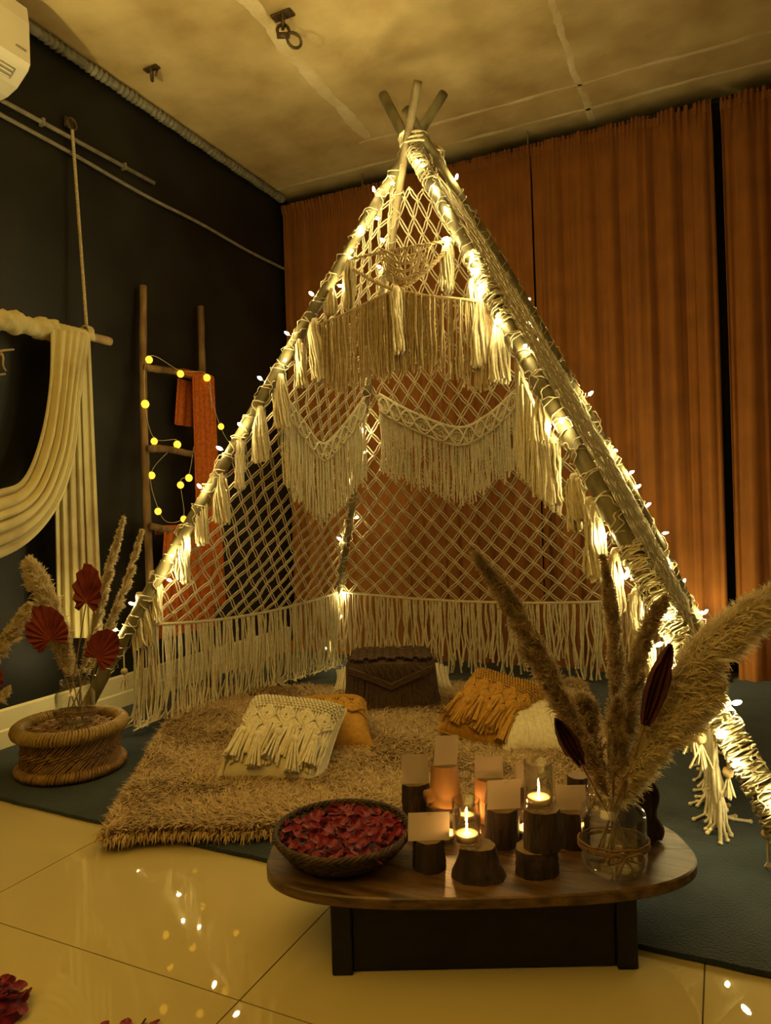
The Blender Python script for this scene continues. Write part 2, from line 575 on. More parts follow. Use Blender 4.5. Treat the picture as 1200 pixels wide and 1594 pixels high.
# air conditioner (its end shows at the picture edge)
yE = 2.165
ac = thing('air_conditioner', 'white split air conditioner high on the black wall', 'air conditioner', (WX + .1, 1.75, 2.87))
pr = [(0, 3.25), (.20, 3.25), (.24, 3.22), (.25, 3.15), (.25, 2.975), (.235, 2.95), (.165, 2.897), (.10, 2.875), (0, 2.87)]
A = np.array([[(WX + x, y, z) for x, z in pr] for y in (1.25, 1.255, yE - .005, yE)])
for q in (0, -1):
    A[q, 1:-1, 0] -= .006
    A[q, :, 2] = (A[q, :, 2] - 3.05) * .98 + 3.05
m = MB().grid(A)
m.add(A[-1], np.arange(9)[None]); m.add(A[0], np.arange(9)[None, ::-1])
m.build('body', M['white_plastic'], ac, smooth=False)
fq = nrm(np.array([-.07, 0, -.053])); fN = nrm(np.array([.053, 0, -.07]))
mid_ = np.array([WX + .20, 1.68, 2.9235])
AXF = np.stack([np.array([0, 1., 0]), fq, fN])
MB().box(mid_ + fN * .001, (.86, .05, .006), AXF).build('air_outlet', M['grey_plastic'], ac, smooth=False)
for k in (-1, 0, 1):
    MB().box(mid_ + fN * .007 + fq * k * .018, (.84, .007, .008), AXF).build('louver', M['white_plastic'], ac, smooth=False)
MB().box((WX + .2515, yE - .05, 3.02), (.004, .05, .007)).build('badge', M['grey_plastic'], ac, smooth=False)
# unseen uplighter added behind the camera to brighten the ceiling
LP = np.array([-1.7, -.75, 0.0])
lamp = thing('fill_uplighter', 'unseen uplighter added behind the camera as ceiling fill light', 'lamp', LP)
MB().lathe([(.001, 0), (.14, 0), (.14, .015), (.03, .03), (.001, .03)], 28, LP).build('base', M['iron'], lamp)
MB().tubes(np.array([LP + UP * .03, LP + UP * .92]), .012, 10, True).build('pole', M['iron'], lamp)
MB().lathe([(.012, .86), (.10, .875), (.135, .92), (.155, 1.0), (.15, 1.0), (.13, .925), (.10, .88), (.012, .865)], 28, LP).build('bowl', M['iron'], lamp)
ld = bpy.data.lights.new('fill_uplight', 'AREA')
ld.shape = 'DISK'
ld.size = .19
ld.energy = FILL_LAMP_POWER
ld.color = (1.0, .79, .29)
lo_ = bpy.data.objects.new('fill_uplight', ld)
COL.objects.link(lo_)
lo_.parent = lamp
lo_.location = (0, 0, .895)
lo_.rotation_euler = (math.pi, 0, 0)
# ------------------------------------------------------------------ carpet and shag rug
e1, e2 = on_z(0, 1248, 0), on_z(1000, 1478, 0)
ed = nrm(e2 - e1)
back = np.array([-ed[1], ed[0], 0])
A = e1 - ed * ((e1[0] - (WX + .03)) / ed[0])
B = e2 + ed * 2.6
nu, nv = 120, 70
g = np.zeros((nu, nv, 3))
for i, u in enumerate(np.linspace(0, 1, nu)):
    p = A * (1 - u) + B * u
    q = np.array([p[0], 4.40, 0])
    for j, v in enumerate(np.linspace(0, 1, nv)):
        g[i, j] = p * (1 - v) + q * v
wob = np.convolve(rng.normal(0, 1, nu + 8), np.ones(9) / 9, 'valid') * .008
g[:, 0] += back * wob[:, None]
rip = .004 + .004 * np.clip(np.sin(g[:, :, 0] * 9 + np.sin(g[:, :, 1] * 3) * 2) * np.sin(g[:, :, 1] * 7 + g[:, :, 0] * 2), 0, 1)
g[:, :, 2] = .004 + rip
m = MB().sheet(g, .012)
tag(m.build('blue_carpet', M['carpet']), 'large dark blue carpet covering the floor under the tepee', 'carpet')

RC = [on_z(162, 1316, .02), on_z(980, 1262, .02), on_z(905, 1068, .02), on_z(292, 1082, .02)]  # FL FR BR BL


def rug_pt(u, v):
    a = RC[0] * (1 - u) + RC[1] * u
    b = RC[3] * (1 - u) + RC[2] * u
    p = a * (1 - v) + b * v
    k = .02 * math.sin(u * 17) * (1 - v) ** 4
    return p + FWD * k


rug = thing('shag_rug', 'thick beige shag rug spread inside the tepee', 'rug', (RC[0] + RC[1] + RC[2] + RC[3]) / 4 - UP * .004)
g = np.array([[rug_pt(u, v) for v in np.linspace(.012, .988, 20)] for u in np.linspace(.008, .992, 50)])
g[:, :, 2] = .026
MB().sheet(g, .012).build('backing', M['shag_base'], rug)
NB = 130000
u, v = rng.random(NB), rng.random(NB) ** 1.15
a = RC[0][None] * (1 - u[:, None]) + RC[1][None] * u[:, None]
b = RC[3][None] * (1 - u[:, None]) + RC[2][None] * u[:, None]
p = a * (1 - v[:, None]) + b * v[:, None] + FWD[None] * (.02 * np.sin(u * 17) * (1 - v) ** 4)[:, None]
edge = rng.random(NB) < .14
eu = rng.random(NB)
es = rng.integers(0, 4, NB)
uu = np.where(es == 0, eu, np.where(es == 1, eu, np.where(es == 2, 0., 1.)))
vv = np.where(es == 0, 0., np.where(es == 1, 1., eu))
pe = (RC[0][None] * (1 - uu[:, None]) + RC[1][None] * uu[:, None]) * (1 - vv[:, None]) + (RC[3][None] * (1 - uu[:, None]) + RC[2][None] * uu[:, None]) * vv[:, None]
pe = pe + FWD[None] * (.02 * np.sin(uu * 17) * (1 - vv) ** 4)[:, None]
inw = sum(RC)[None] / 4 - pe
inw /= np.linalg.norm(inw, axis=1, keepdims=True)
pe = pe + inw * (rng.random(NB) ** 1.5 * .05)[:, None]
p = np.where(edge[:, None], pe, p)
out_ang = np.arctan2(*((p - sum(RC) / 4)[:, :2].T[::-1]))
p[:, 2] = np.where(edge, rng.uniform(.020, .036, NB), .030)
fx = np.sin(p[:, 0] * 11 + 2 * np.sin(p[:, 1] * 8)) + np.sin(p[:, 1] * 13 + 1.7 * np.sin(p[:, 0] * 6))
fy = np.cos(p[:, 0] * 8 + 2 * np.sin(p[:, 1] * 12)) + np.cos(p[:, 1] * 9)
ang = np.arctan2(fy, fx) + rng.normal(0, .9, NB)
ang = np.where(edge, np.where(es == 0, np.arctan2(-FWD[1], -FWD[0]), np.where(es == 1, np.arctan2(FWD[1], FWD[0]), out_ang)) + rng.normal(0, .6, NB), ang)
lean = np.stack([np.cos(ang), np.sin(ang), np.zeros(NB)], 1)
ln = rng.uniform(.035, .06, NB)[:, None]
side = np.stack([-np.sin(ang), np.cos(ang), np.zeros(NB)], 1) * rng.uniform(.0018, .0032, NB)[:, None]
mid = p + lean * ln * np.where(edge, .5, .28)[:, None] + UP * ln * np.where(edge, .32, .62)[:, None]
tip = p + lean * ln * rng.uniform(.6, 1.0, NB)[:, None] + UP * ln * (rng.uniform(.55, .9, NB) * np.where(edge, rng.uniform(-.3, .4, NB), 1))[:, None]
V = np.stack([p - side, p + side, mid + side * .9, mid - side * .9, tip], 1).reshape(-1, 3)
k = np.arange(NB)[:, None] * 5
m = MB().add(V, [k + np.array([[0, 1, 2, 3]]), k + np.array([[3, 2, 4]])])
stuff(m.build('pile', M['shag'], rug, smooth=False))

# ------------------------------------------------------------------ tepee
FEET = {'FL': on_z(106, 1150, .016), 'BL': on_z(515, 1030, .016), 'BR': on_z(1132, 1060, .016), 'FR': on_z(1262, 1372, .016)}
TOPS = {'FL': on_y(690, 145, 3.31), 'BL': on_y(650, 125, 3.07), 'BR': on_y(630, 168, 3.12), 'FR': on_y(596, 148, 3.34)}
tepee = thing('tepee', 'bamboo pole tepee hung with cream macrame netting and fringe', 'tepee', (-1.27, 3.2, .016))


def pole(i, t):
    t = np.asarray(t, float)
    f, q = FEET[i], TOPS[i]
    p = f + (q - f) * t[..., None]
    k = {'FL': -.02, 'BL': -.02, 'BR': .06, 'FR': .0}[i]
    return p + LAT * (k * 4 * t * (1 - t))[..., None]


def pole_t(i, py):
    ts = np.linspace(-.05, 1, 800)
    ys = np.array([proj(q)[1] for q in pole(i, ts)])
    return float(ts[np.abs(ys - py).argmin()])


RAD = {'FL': .030, 'BL': .026, 'BR': .027, 'FR': .033}
for i in FEET:
    n = 150
    t = np.linspace(0, 1, n)
    r = RAD[i] * (1 - .22 * t)
    s = (t * 10 + hash(i) % 7 * .1) % 1
    s = (t * 10 + {'FL': .1, 'BL': .4, 'BR': .7, 'FR': .25}[i]) % 1
    r = r * (1 + .10 * np.exp(-((s - .5) / .02) ** 2))
    pth = pole(i, t) + np.stack([np.sin(t * 17 + len(i)), np.cos(t * 13), t * 0], 1) * .004
    mm = M['old_pole'] if i == 'BL' else M['bamboo']
    MB().tubes(pth, r, 12, True).build('pole', mm, tepee)


def coil(i, t0, t1, turns, rad, off, phase=0, jit=0.0, n=None):
    n = n or int(abs(turns) * 12)
    t = np.linspace(t0, t1, n)
    c = pole(i, t)
    ax = nrm(TOPS[i] - FEET[i])
    R = basis(ax)
    a = phase + np.linspace(0, turns * 2 * np.pi, n) + (jit * np.sin(np.linspace(0, turns * 1.7, n) * 5))
    rr = RAD[i] * (1 - .22 * t) + off
    return c + (np.cos(a) * rr)[:, None] * R[:, 0] + (np.sin(a) * rr)[:, None] * R[:, 1]


# lashing at the crossing and cord wound along the poles
lash = MB()
apex = (on_y(645, 222, 3.2))
for k in range(3):
    a = np.arange(24) * 2 * np.pi / 24
    z = (k - 1) * .011
    p = apex + np.stack([np.cos(a) * .068, np.sin(a) * .068, z + .012 * np.sin(a + k)], 1)
    lash.tubes(p, .006, 6, closed=True)
for k in range(26):
    q = apex + LAT * .09 - UP * rng.uniform(.0, .02)
    e = q + LAT * rng.uniform(-.02, .06) - UP * rng.uniform(.04, .12) + FWD * rng.uniform(-.05, .03)
    lash.tubes(smooth_path([q, (q + e) / 2 + rng.normal(0, .012, 3), e], 6), .004, 4)
lash.build('lashing', M['cream'], tepee)
for i, tr in (('FL', 28), ('BL', 20), ('BR', 26), ('FR', 30)):
    w = MB()
    w.tubes(coil(i, .10, .86, tr, .004, .003, 0, .8), .0028, 4)
    w.tubes(coil(i, .12, .86, -tr * .8, .004, .004, 1, .9), .0024, 4)
    w.build('pole_cord', M['cream'], tepee)
# heavy plaited wrap low on the front right pole and high on the right poles
for t0_, t1_, nc, tn in ((.02, .27, 12, 13), (.55, .66, 8, 6), (.80, .90, 8, 6)):
    w = MB()
    for k in range(nc):
        w.tubes(coil('FR', t0_, t1_, (tn if k % 2 else -tn) * (1 + .07 * k), .006, .006 + .002 * (k % 4), k * .9, .9), .0032, 4)
    stuff(w.build('netting_wrap', M['cream'], tepee))

TB = {'FL': pole_t('FL', 972), 'BL': pole_t('BL', 920), 'FR': pole_t('FR', 1096)}
TB['BR'] = TB['BL'] + .0
print('TB', TB)
TTOP = .865


def panel(A, B, s, u, sag=.05):
    s, u = np.asarray(s, float), np.asarray(u, float)
    a = pole(A, TB[A] + (TTOP - TB[A]) * s)
    b = pole(B, TB[B] + (TTOP - TB[B]) * s)
    p = a * (1 - u[..., None]) + b * u[..., None]
    return p - UP * (sag * 4 * u * (1 - u) * np.clip(1 - s * 3, 0, 1))[..., None]


def net(A, B, cell, rowh, name_seed):
    r = np.random.default_rng(name_seed)
    wid0 = np.linalg.norm(panel(A, B, 0., 0.) - panel(A, B, 0., 1.))
    hgt = np.linalg.norm(panel(A, B, 0., .5, 0) - panel(A, B, 1., .5, 0))
    ss, s = [0.], 0.
    while s < 1:
        s += rowh * (1 + .35 * s) / hgt
        ss.append(min(s, 1))
    rows = []
    for j, s in enumerate(ss):
        w = np.linalg.norm(panel(A, B, s, 0.) - panel(A, B, s, 1.))
        c = cell * (1 - .42 * s)
        rows.append((s, w, c))
    nodes, paths, border = {}, [], []

    def uv(j, x):
        s, w, c = rows[j]
        return s, .5 + x * c / w

    jit = lambda: r.normal(0, .0045 if A == 'FL' else .0022, 3)
    for j in range(len(rows)):
        s, w, c = rows[j]
        h = .5 if j % 2 else 0.
        k0 = int(w / 2 / c) + 2
        for k in range(-k0, k0 + 1):
            x = k + h
            s_, u_ = uv(j, x)
            if .0 <= u_ <= 1.0:
                nodes[(j, x)] = panel(A, B, s_, u_) + jit()
    for (j, x), p in list(nodes.items()):
        for dx in (-.5, .5):
            q = nodes.get((j + 1, x + dx))
            if q is None and j + 1 < len(rows):
                s_, u_ = uv(j + 1, x + dx)
                q = panel(A, B, s_, np.clip(u_, 0, 1))
            if q is not None:
                paths.append((p, q))
            if j > 0 and (j - 1, x + dx) not in nodes:
                s_, u_ = uv(j - 1, x + dx)
                paths.append((p, panel(A, B, s_, np.clip(u_, 0, 1))))
    paths = np.array(paths)
    pl_n = nrm(np.cross(panel(A, B, 0., 1.) - panel(A, B, 0., 0.), panel(A, B, 1., .5) - panel(A, B, 0., .5)))
    d = paths[:, 1] - paths[:, 0]
    sd = np.cross(d, pl_n)
    sd /= np.maximum(np.linalg.norm(sd, axis=1, keepdims=True), 1e-9)
    mid = paths.mean(1) + r.normal(0, .0015, (len(paths), 3))
    m = MB()
    for sg in (-1, 1):
        pp = np.stack([paths[:, 0] + sd * sg * .0035, paths[:, 0] * .75 + paths[:, 1] * .25 + sd * sg * .0070, mid + sd * sg * .0070,
                       paths[:, 0] * .25 + paths[:, 1] * .75 + sd * sg * .0070, paths[:, 1] + sd * sg * .0035], 1)
        m.tubes(pp, .0040, 4)
    o = m.build('net_panel', M['cream'], tepee)
    kn = MB().balls(np.array(list(nodes.values())), .0092)
    stuff(kn.build('knots', M['cream'], o, smooth=False))
    # edge rope
    u = np.linspace(0, 1, 50)
    rp = panel(A, B, np.zeros(50), u)
    MB().tubes(rp, .0085, 6).build('bottom_rope', M['cream'], o)
    return o


def hang(tops, lengths, r, rad=.0042, floorz=.035, trail=None, wav=.006, sides=4, K=9):
    """cords hanging from tops; what is longer than the drop lies on the floor"""
    tops = np.asarray(tops, float)
    N = len(tops)
    P = np.zeros((N, K, 3))
    ph, am = r.uniform(0, 6.28, (N, 2)), r.uniform(.2, 1, (N, 2)) * wav
    for k in range(K):
        f = k / (K - 1)
        dd = lengths * f
        z = tops[:, 2] - dd
        over = np.clip(floorz - z, 0, None)
        P[:, k] = tops
        P[:, k, 2] = np.maximum(z, floorz)
        P[:, k, 0] += am[:, 0] * np.sin(ph[:, 0] + f * 7) * f ** .5
        P[:, k, 1] += am[:, 1] * np.sin(ph[:, 1] + f * 6) * f ** .5
        if trail is not None:
            # lean in before reaching the floor
            P[:, k] += trail * (over[:, None] + .25 * np.clip(dd - lengths * .6, 0, None)[:, None])
        P[:, k, 2] = np.maximum(P[:, k, 2], floorz)
    m = MB().tubes(P, rad, sides)
    m.balls(P[:, -1], rad * 1.35)
    return m


r2 = np.random.default_rng(21)
netL = net('FL', 'BL', .100, .053, 1)
u = np.repeat((np.arange(72) + r2.uniform(-.55, .55, 72)) / 72, 3) + r2.normal(0, .0035, 216)
tops = panel('FL', 'BL', np.zeros(216), np.clip(u, 0, 1))
tr = (LAT[None] * r2.normal(-.25, .3, (216, 1)) - FWD[None] * r2.uniform(.3, .9, (216, 1)))
stuff(hang(tops, tops[:, 2] - .03 + r2.uniform(-.03, .10, 216), r2, .0045, .055, tr, .020).build('fringe', M['cream'], netL))
netB = net('BL', 'BR', .118, .058, 2)
u = np.repeat((np.arange(104) + r2.uniform(-.6, .6, 104)) / 104, 2) + r2.normal(0, .003, 208)
tops = panel('BL', 'BR', np.zeros(208), np.clip(u, 0, 1))
stuff(hang(tops, tops[:, 2] - .03 + r2.uniform(-.12, .02, 208), r2, .0052, .03, r2.normal(0, .2, (208, 3)) * [1, 1, 0], .020).build('fringe', M['cream'], netB))
netR = net('BR', 'FR', .110, .058, 3)
u = np.repeat(np.sort(np.concatenate([r2.uniform(.0, .7, 35), r2.uniform(.6, 1, 65)])), 2) + r2.normal(0, .004, 200)
tops = panel('BR', 'FR', np.zeros(200), np.clip(u, 0, 1))
tr = (LAT[None] * r2.normal(.0, .3, (200, 1)) - FWD[None] * r2.uniform(-.1, .5, (200, 1)))
stuff(hang(tops, tops[:, 2] - .01 + r2.uniform(-.12, .10, 200), r2, .0056, .02, tr, .014).build('fringe', M['cream'], netR))

# tassels tied down the two front poles
TAS = []
for var in range(3):
    r = np.random.default_rng(50 + var)
    m = MB()
    N = 34
    a = r.uniform(0, 6.28, N)
    q = np.sqrt(r.random(N))
    P = np.zeros((N, 7, 3))
    for k in range(7):
        f = k / 6
        sp = .014 + .026 * f + .012 * math.sin(f * 3.1 + var)
        tw = a + f * .9
        P[:, k, 0] = np.cos(tw) * q * sp + r.normal(0, .003, N)
        P[:, k, 1] = np.sin(tw) * q * sp + r.normal(0, .003, N)
        P[:, k, 2] = -f * (1 + r.uniform(-.06, .04, N)) * .29
    m.tubes(P, .0062, 4)
    m.lathe([(0.001, .03), (.012, .03), (.018, .012), (.018, -.03), (.012, -.05), (.001, -.05)], 10)
    ring(np.array([0, 0, -.03]), .021, .006)
    o = m.build('tassel', M['cream'], origin=(0, 0, 0))
    TAS.append(o.data)
    bpy.data.objects.remove(o)


def tassel(px, py0, py1, P, parent=tepee):
    a = P(px, py0)
    w = (a - CAM) @ CF
    ln = (py1 - py0) * w / FPX
    R = basis((rng.normal(0, .05), rng.normal(0, .05), 1))
    th = rng.uniform(0, 6.28)
    R = R @ np.array([[math.cos(th), -math.sin(th), 0], [math.sin(th), math.cos(th), 0], [0, 0, 1]])
    s = ln / .31
    S = np.diag([min(1, .45 + .6 * s), min(1, .45 + .6 * s), s])
    return instance('tassel', TAS[random.randrange(3)], a, R @ S, 1.0, parent)


fp0, fn = pole('FL', np.array(.3)), None
fn = nrm(np.cross(pole('FR', np.array(.3)) - fp0, apex - fp0))
front = lambda px, py: on_plane(px, py, fp0, fn)
for px, a, b in ((545, 408, 484), (517, 452, 492), (490, 505, 600), (466, 535, 606), (437, 590, 672), (405, 640, 724), (372, 686, 764), (343, 735, 820), (315, 775, 852),
                 (287, 832, 912), (281, 840, 905), (244, 900, 972), (238, 895, 965), (217, 930, 1015), (222, 935, 1010),
                 (697, 383, 458), (738, 436, 522), (751, 455, 582), (779, 490, 602), (845, 610, 696), (861, 690, 792), (893, 745, 830), (897, 750, 815),
                 (918, 785, 912), (925, 790, 905), (958, 862, 962), (990, 925, 1020), (1010, 1000, 1080)):
    tassel(px, a, b, front)


# bead pendants
def pendant(px, py0, pyb, py1, P):
    a, b, e = P(px, py0), P(px, pyb), P(px, py1)
    b[:2] = a[:2]; e[:2] = a[:2]
    m = MB().tubes(np.array([a, e + UP * .05]), .0035, 5)
    o = m.build('bead_pendant', M['cream'], tepee)
    MB().lathe([(.001, .017), (.012, .012), (.016, 0), (.012, -.012), (.001, -.017)], 12, b).build('bead', M['bead'], o)
    N = 14
    r = np.random.default_rng(int(px))
    s = np.tile(e + UP * .06, (N, 1))
    t = e + np.stack([r.normal(0, .014, N), r.normal(0, .014, N), r.uniform(-.01, .01, N)], 1)
    MB().tubes(np.stack([s, (s + t) / 2, t], 1), .0032, 4).build('end_tuft', M['cream'], o)


for a in ((1090, 1110, 1153, 1200), (1131, 1120, 1212, 1256), (1076, 1108, 1140, 1180), (192, 1000, 1050, 1080), (1194, 1282, 1300, 1392)):
    pendant(*a, front)

# macrame banners: a knotted band with fringe below
lp0 = panel('FL', 'BL', .3, .5)
ln_ = nrm(np.cross(panel('FL', 'BL', 0., 1., 0) - panel('FL', 'BL', 0., 0., 0), panel('FL', 'BL', 1., .5) - panel('FL', 'BL', 0., .5, 0)))
bp0 = panel('BL', 'BR', .3, .5)
bn_ = nrm(np.cross(panel('BL', 'BR', 0., 1., 0) - panel('BL', 'BR', 0., 0., 0), panel('BL', 'BR', 1., .5) - panel('BL', 'BR', 0., .5, 0)))
if ln_ @ CF > 0: ln_ = -ln_
if bn_ @ CF > 0: bn_ = -bn_
leftp = lambda px, py: on_plane(px, py, lp0 + ln_ * .03, ln_)
backp = lambda px, py: on_plane(px, py, bp0 + bn_ * .03, bn_)


def banner(name, label, P, top, band, bot, nstr, mat, seed, nrm_, cords=True, rad=.0042):
    r = np.random.default_rng(seed)
    T = smooth_path([P(*p) for p in top], 80) if len(top) > 3 else np.vstack([np.linspace(P(*top[k]), P(*top[k + 1]), 40) for k in range(len(top) - 1)])
    n = len(T)
    B = T.copy()
    w = (T - CAM) @ CF
    B = B - UP * (band * w / FPX)[:, None] if band else B
    t = thing(name, label, 'wall hanging', T.mean(0) - UP * .3, 'macrame banners inside the tepee')
    if band:
        nf_ = int(np.linalg.norm(np.diff(T, axis=0), axis=1).sum() / .0115)
        ii = np.linspace(0, n - 1, nf_)
        ta = np.stack([np.interp(ii, np.arange(n), T[:, q]) for q in range(3)], 1)
        tb = np.stack([np.interp(np.clip(ii + 2.5 * np.sin(np.arange(nf_) * .45), 0, n - 1), np.arange(n), B[:, q]) for q in range(3)], 1)
        stuff(MB().tubes(np.stack([ta, (ta + tb) / 2 + nrm_ * .003, tb], 1), .0046, 4).build('band_cords', mat, t))
        c = MB()
        x = np.linspace(0, 1, n)
        k = max(5, int(np.linalg.norm(np.diff(T, axis=0), axis=1).sum() / .075))
        for ph in (0, math.pi):
            f = .5 + .46 * np.sin(x * k * math.pi + ph)
            c.tubes(T * (1 - f[:, None]) + B * f[:, None] + nrm_ * .014, .0065, 5)
            f = .5 + .25 * np.sin(x * k * math.pi + ph)
            c.tubes(T * (1 - f[:, None]) + B * f[:, None] + nrm_ * .011, .004, 4)
        c.tubes(T + nrm_ * .008, .009, 5)
        c.tubes(B + nrm_ * .008, .007, 5)
        c.build('knotted_cords', mat, t)
    else:
        MB().tubes(T, .008, 6).build('rope', mat, t)
    bx = [p[0] for p in bot]
    by = [p[1] for p in bot]
    i = np.clip((np.linspace(0, n - 1, nstr) + r.normal(0, .3, nstr)), 0, n - 1)
    tops = np.stack([np.interp(i, np.arange(n), B[:, q]) for q in range(3)], 1)
    pp = np.array([proj(q) for q in tops])
    ln = (np.interp(pp[:, 0], bx, by) + r.normal(0, 6, nstr) - pp[:, 1]) * pp[:, 2] / FPX
    f = hang(tops + r.normal(0, .005, (nstr, 3)), np.maximum(ln, .04), r, rad, .03, None, .008)
    stuff(f.build('fringe', mat, t))
    return t


banner('macrame_banner', 'V-shaped cream macrame banner on the netting left of the back pole', leftp,
       [(440, 612), (470, 655), (500, 690), (532, 663), (566, 618)], 26, [(440, 752), (498, 812), (568, 742)], 130, M['cream'], 31, ln_)
banner('macrame_banner', 'wide V-shaped cream macrame banner hung on the rear netting', backp,
       [(590, 613), (640, 640), (712, 665), (760, 645), (806, 604)], 27, [(590, 728), (715, 782), (806, 725)], 150, M['cream'], 32, bn_)
tt = np.linspace(pole_t('FR', 556), pole_t('FR', 690), 4)
sidep = [proj(q) for q in pole('FR', tt) + FWD * .08]
onpole = {}
banner('macrame_banner', 'slanting cream fringe hanging close behind the front right pole',
       lambda px, py: on_plane(px, py, fp0 + fn * (.1 if fn @ FWD > 0 else -.1), fn),
       [(803, 556), (818, 600), (836, 640), (866, 690)], 0, [(800, 728), (845, 780), (870, 796)], 90, M['cream'], 33, -FWD)
swag = banner('fringe_swag', 'long brownish cord fringe slung across the tepee opening', front,
              [(494, 507), (530, 492), (580, 468), (618, 454), (665, 461), (743, 470), (772, 484)], 0,
              [(494, 596), (525, 606), (560, 592), (612, 575), (650, 574), (700, 582), (745, 606), (772, 590)], 260, M['cream_dim'], 34, -FWD, rad=.0038)


def front_rope(pts, rad, name='cross_rope', mat=M['cream_dim'], par=swag):
    p = smooth_path([front(*q) - FWD * .012 for q in pts], 40)
    m = MB()
    tw = np.linspace(0, 50, 40)
    R = basis(nrm(p[-1] - p[0]))
    for k in range(2):
        m.tubes(p + np.cos(tw + k * np.pi)[:, None] * R[:, 0] * rad * .6 + np.sin(tw + k * np.pi)[:, None] * R[:, 1] * rad * .6, rad * .7, 5)
    return m.build(name, mat, par)


front_rope([(550, 420), (585, 440), (620, 455)], .009)
front_rope([(618, 455), (655, 430), (694, 392)], .009)
front_rope([(548, 404), (590, 395), (640, 386), (704, 375)], .007)
# small cord web hung between the upper rope and the crossing
m = MB()
r = np.random.default_rng(9)
for k in range(22):
    a = k / 21
    x0, x1 = 588 + 84 * a, 604 + 48 * a
    pts = [front(x0, 393 - 12 * a) - FWD * .015, front((x0 + x1) / 2 + 4 * math.sin(k * 2), 415) - FWD * .018, front(x1, 446 - 20 * abs(a - .35)) - FWD * .015]
    m.tubes(smooth_path(pts, 8), .0034, 4)
for k in range(7):
    pts = [front(590 + 3 * k, 394 + 7 * k - 6) - FWD * .02, front(628, 402 + 6 * k + 4 * (k % 2)) - FWD * .02, front(668 - 3 * k, 386 + 7 * k) - FWD * .02]
    m.tubes(smooth_path(pts, 8), .0036, 4)
m.build('cord_web', M['cream_dim'], swag)
tassel(617, 458, 558, lambda x, y: front(x, y) - FWD * .025, swag)

# ------------------------------------------------------------------ fairy lights on the poles
LEDM = MB().lathe([(.0008, .013), (.0032, .010), (.0046, .004), (.0042, -.003), (.0012, -.006)], 7).build('bulb', M['led'], origin=(0, 0, 0))
led_mesh = LEDM.data
bpy.data.objects.remove(LEDM)


def fairy(i, ts, label, turns, seed):
    r = np.random.default_rng(seed)
    t = thing('fairy_light_string', label, 'string lights', FEET[i], 'warm white fairy lights on the tepee poles')
    w = coil(i, min(ts) - .02, max(ts) + .01, turns, .002, .012, r.uniform(0, 6), 1.0)
    MB().tubes(w, .0018, 4).build('wire', M['wire'], t)
    R = basis(nrm(TOPS[i] - FEET[i]))
    for q in ts:
        c = pole(i, np.array(q))
        # outwards, mostly to the side the camera sees
        a = r.uniform(0, 6.28)
        d = nrm(np.cos(a) * R[:, 0] + np.sin(a) * R[:, 1] - FWD * .55)
        d = nrm(d + r.normal(0, .25, 3))
        k = RAD[i] + r.uniform(.012, .035)
        instance('bulb', led_mesh, c + d * k, basis(d), r.uniform(1.25, 1.6), t)
        s = c + d * (RAD[i] + .004)
        MB().tubes(np.array([s, c + d * (k - .004)]), .0018, 4).build('lead', M['wire'], t)


ty = lambda i, ys: [pole_t(i, y) for y in ys]
fairy('FL', ty('FL', (225, 288, 316, 340, 362, 393, 440, 467, 528, 566, 600, 622, 668, 705, 740, 768, 835, 862, 897, 945, 985, 1040)),
      'fairy light string wound up the front left tepee pole', 24, 61)
fairy('FR', ty('FR', (262, 300, 316, 340, 366, 410, 432, 450, 490, 505, 540, 562, 600, 640, 668, 722, 775, 815, 868, 890, 925, 955, 990, 1025, 1100, 1122, 1170, 1228, 1275)),
      'fairy light string wound up the front right tepee pole', 28, 62)
fairy('BR', ty('BR', (290, 470, 500, 525, 625, 665, 698, 742, 765, 795, 832, 860, 885, 915, 950, 965, 1000)),
      'fairy light string up the rear right tepee pole by the curtain', 22, 63)
fairy('BL', ty('BL', (380, 420, 455, 500, 540, 585, 665, 710, 750, 812, 845, 928, 955, 1005)),
      'fairy light string down the rear tepee pole seen through the opening', 18, 64)

# ------------------------------------------------------------------ ladder with scarves and globe lights
ladder = thing('rustic_ladder', 'rough wooden pole ladder leaning on the black wall', 'ladder', (-2.75, 3.3, .0))


def limb(a, b, r0, r1, seed, n=40, wob=.006, knots=3):
    r = np.random.default_rng(seed)
    t = np.linspace(0, 1, n)
    p = a[None] * (1 - t[:, None]) + b[None] * t[:, None]
    R = basis(nrm(b - a))
    ph = r.uniform(0, 6, 4)
    p = p + (np.sin(t * 5 + ph[0]) * wob)[:, None] * R[:, 0] + (np.sin(t * 7 + ph[1]) * wob)[:, None] * R[:, 1]
    rad = r0 * (1 - t) + r1 * t
    for _ in range(knots):
        rad = rad * (1 + .14 * np.exp(-((t - r.random()) / .02) ** 2))
    rad = rad * (1 + .05 * np.sin(t * 60 + ph[2]) * np.sin(t * 17))
    return MB().tubes(p, rad, 11, True)


def rail(pt, xt, pb, xb, r, seed):
    a, b = on_x(*pt, xt), on_x(*pb, xb)
    d = (b - a)
    f = a + d * (a[2] - .015) / (a[2] - b[2])
    limb(a, f, r * .92, r, seed).build('rail', M['ladder'], ladder)
    return a, f


ra, rb = rail((222, 445), -2.855, (231, 880), -2.74, .0215, 1)
rc, rd = rail((312, 478), -2.855, (318, 760), -2.80, .0215, 2)


def on_rail(a, f, py):
    ts = np.linspace(0, 1, 500)
    ys = [proj(a * (1 - q) + f * q)[1] for q in ts]
    q = ts[int(np.abs(np.array(ys) - py).argmin())]
    return a * (1 - q) + f * q


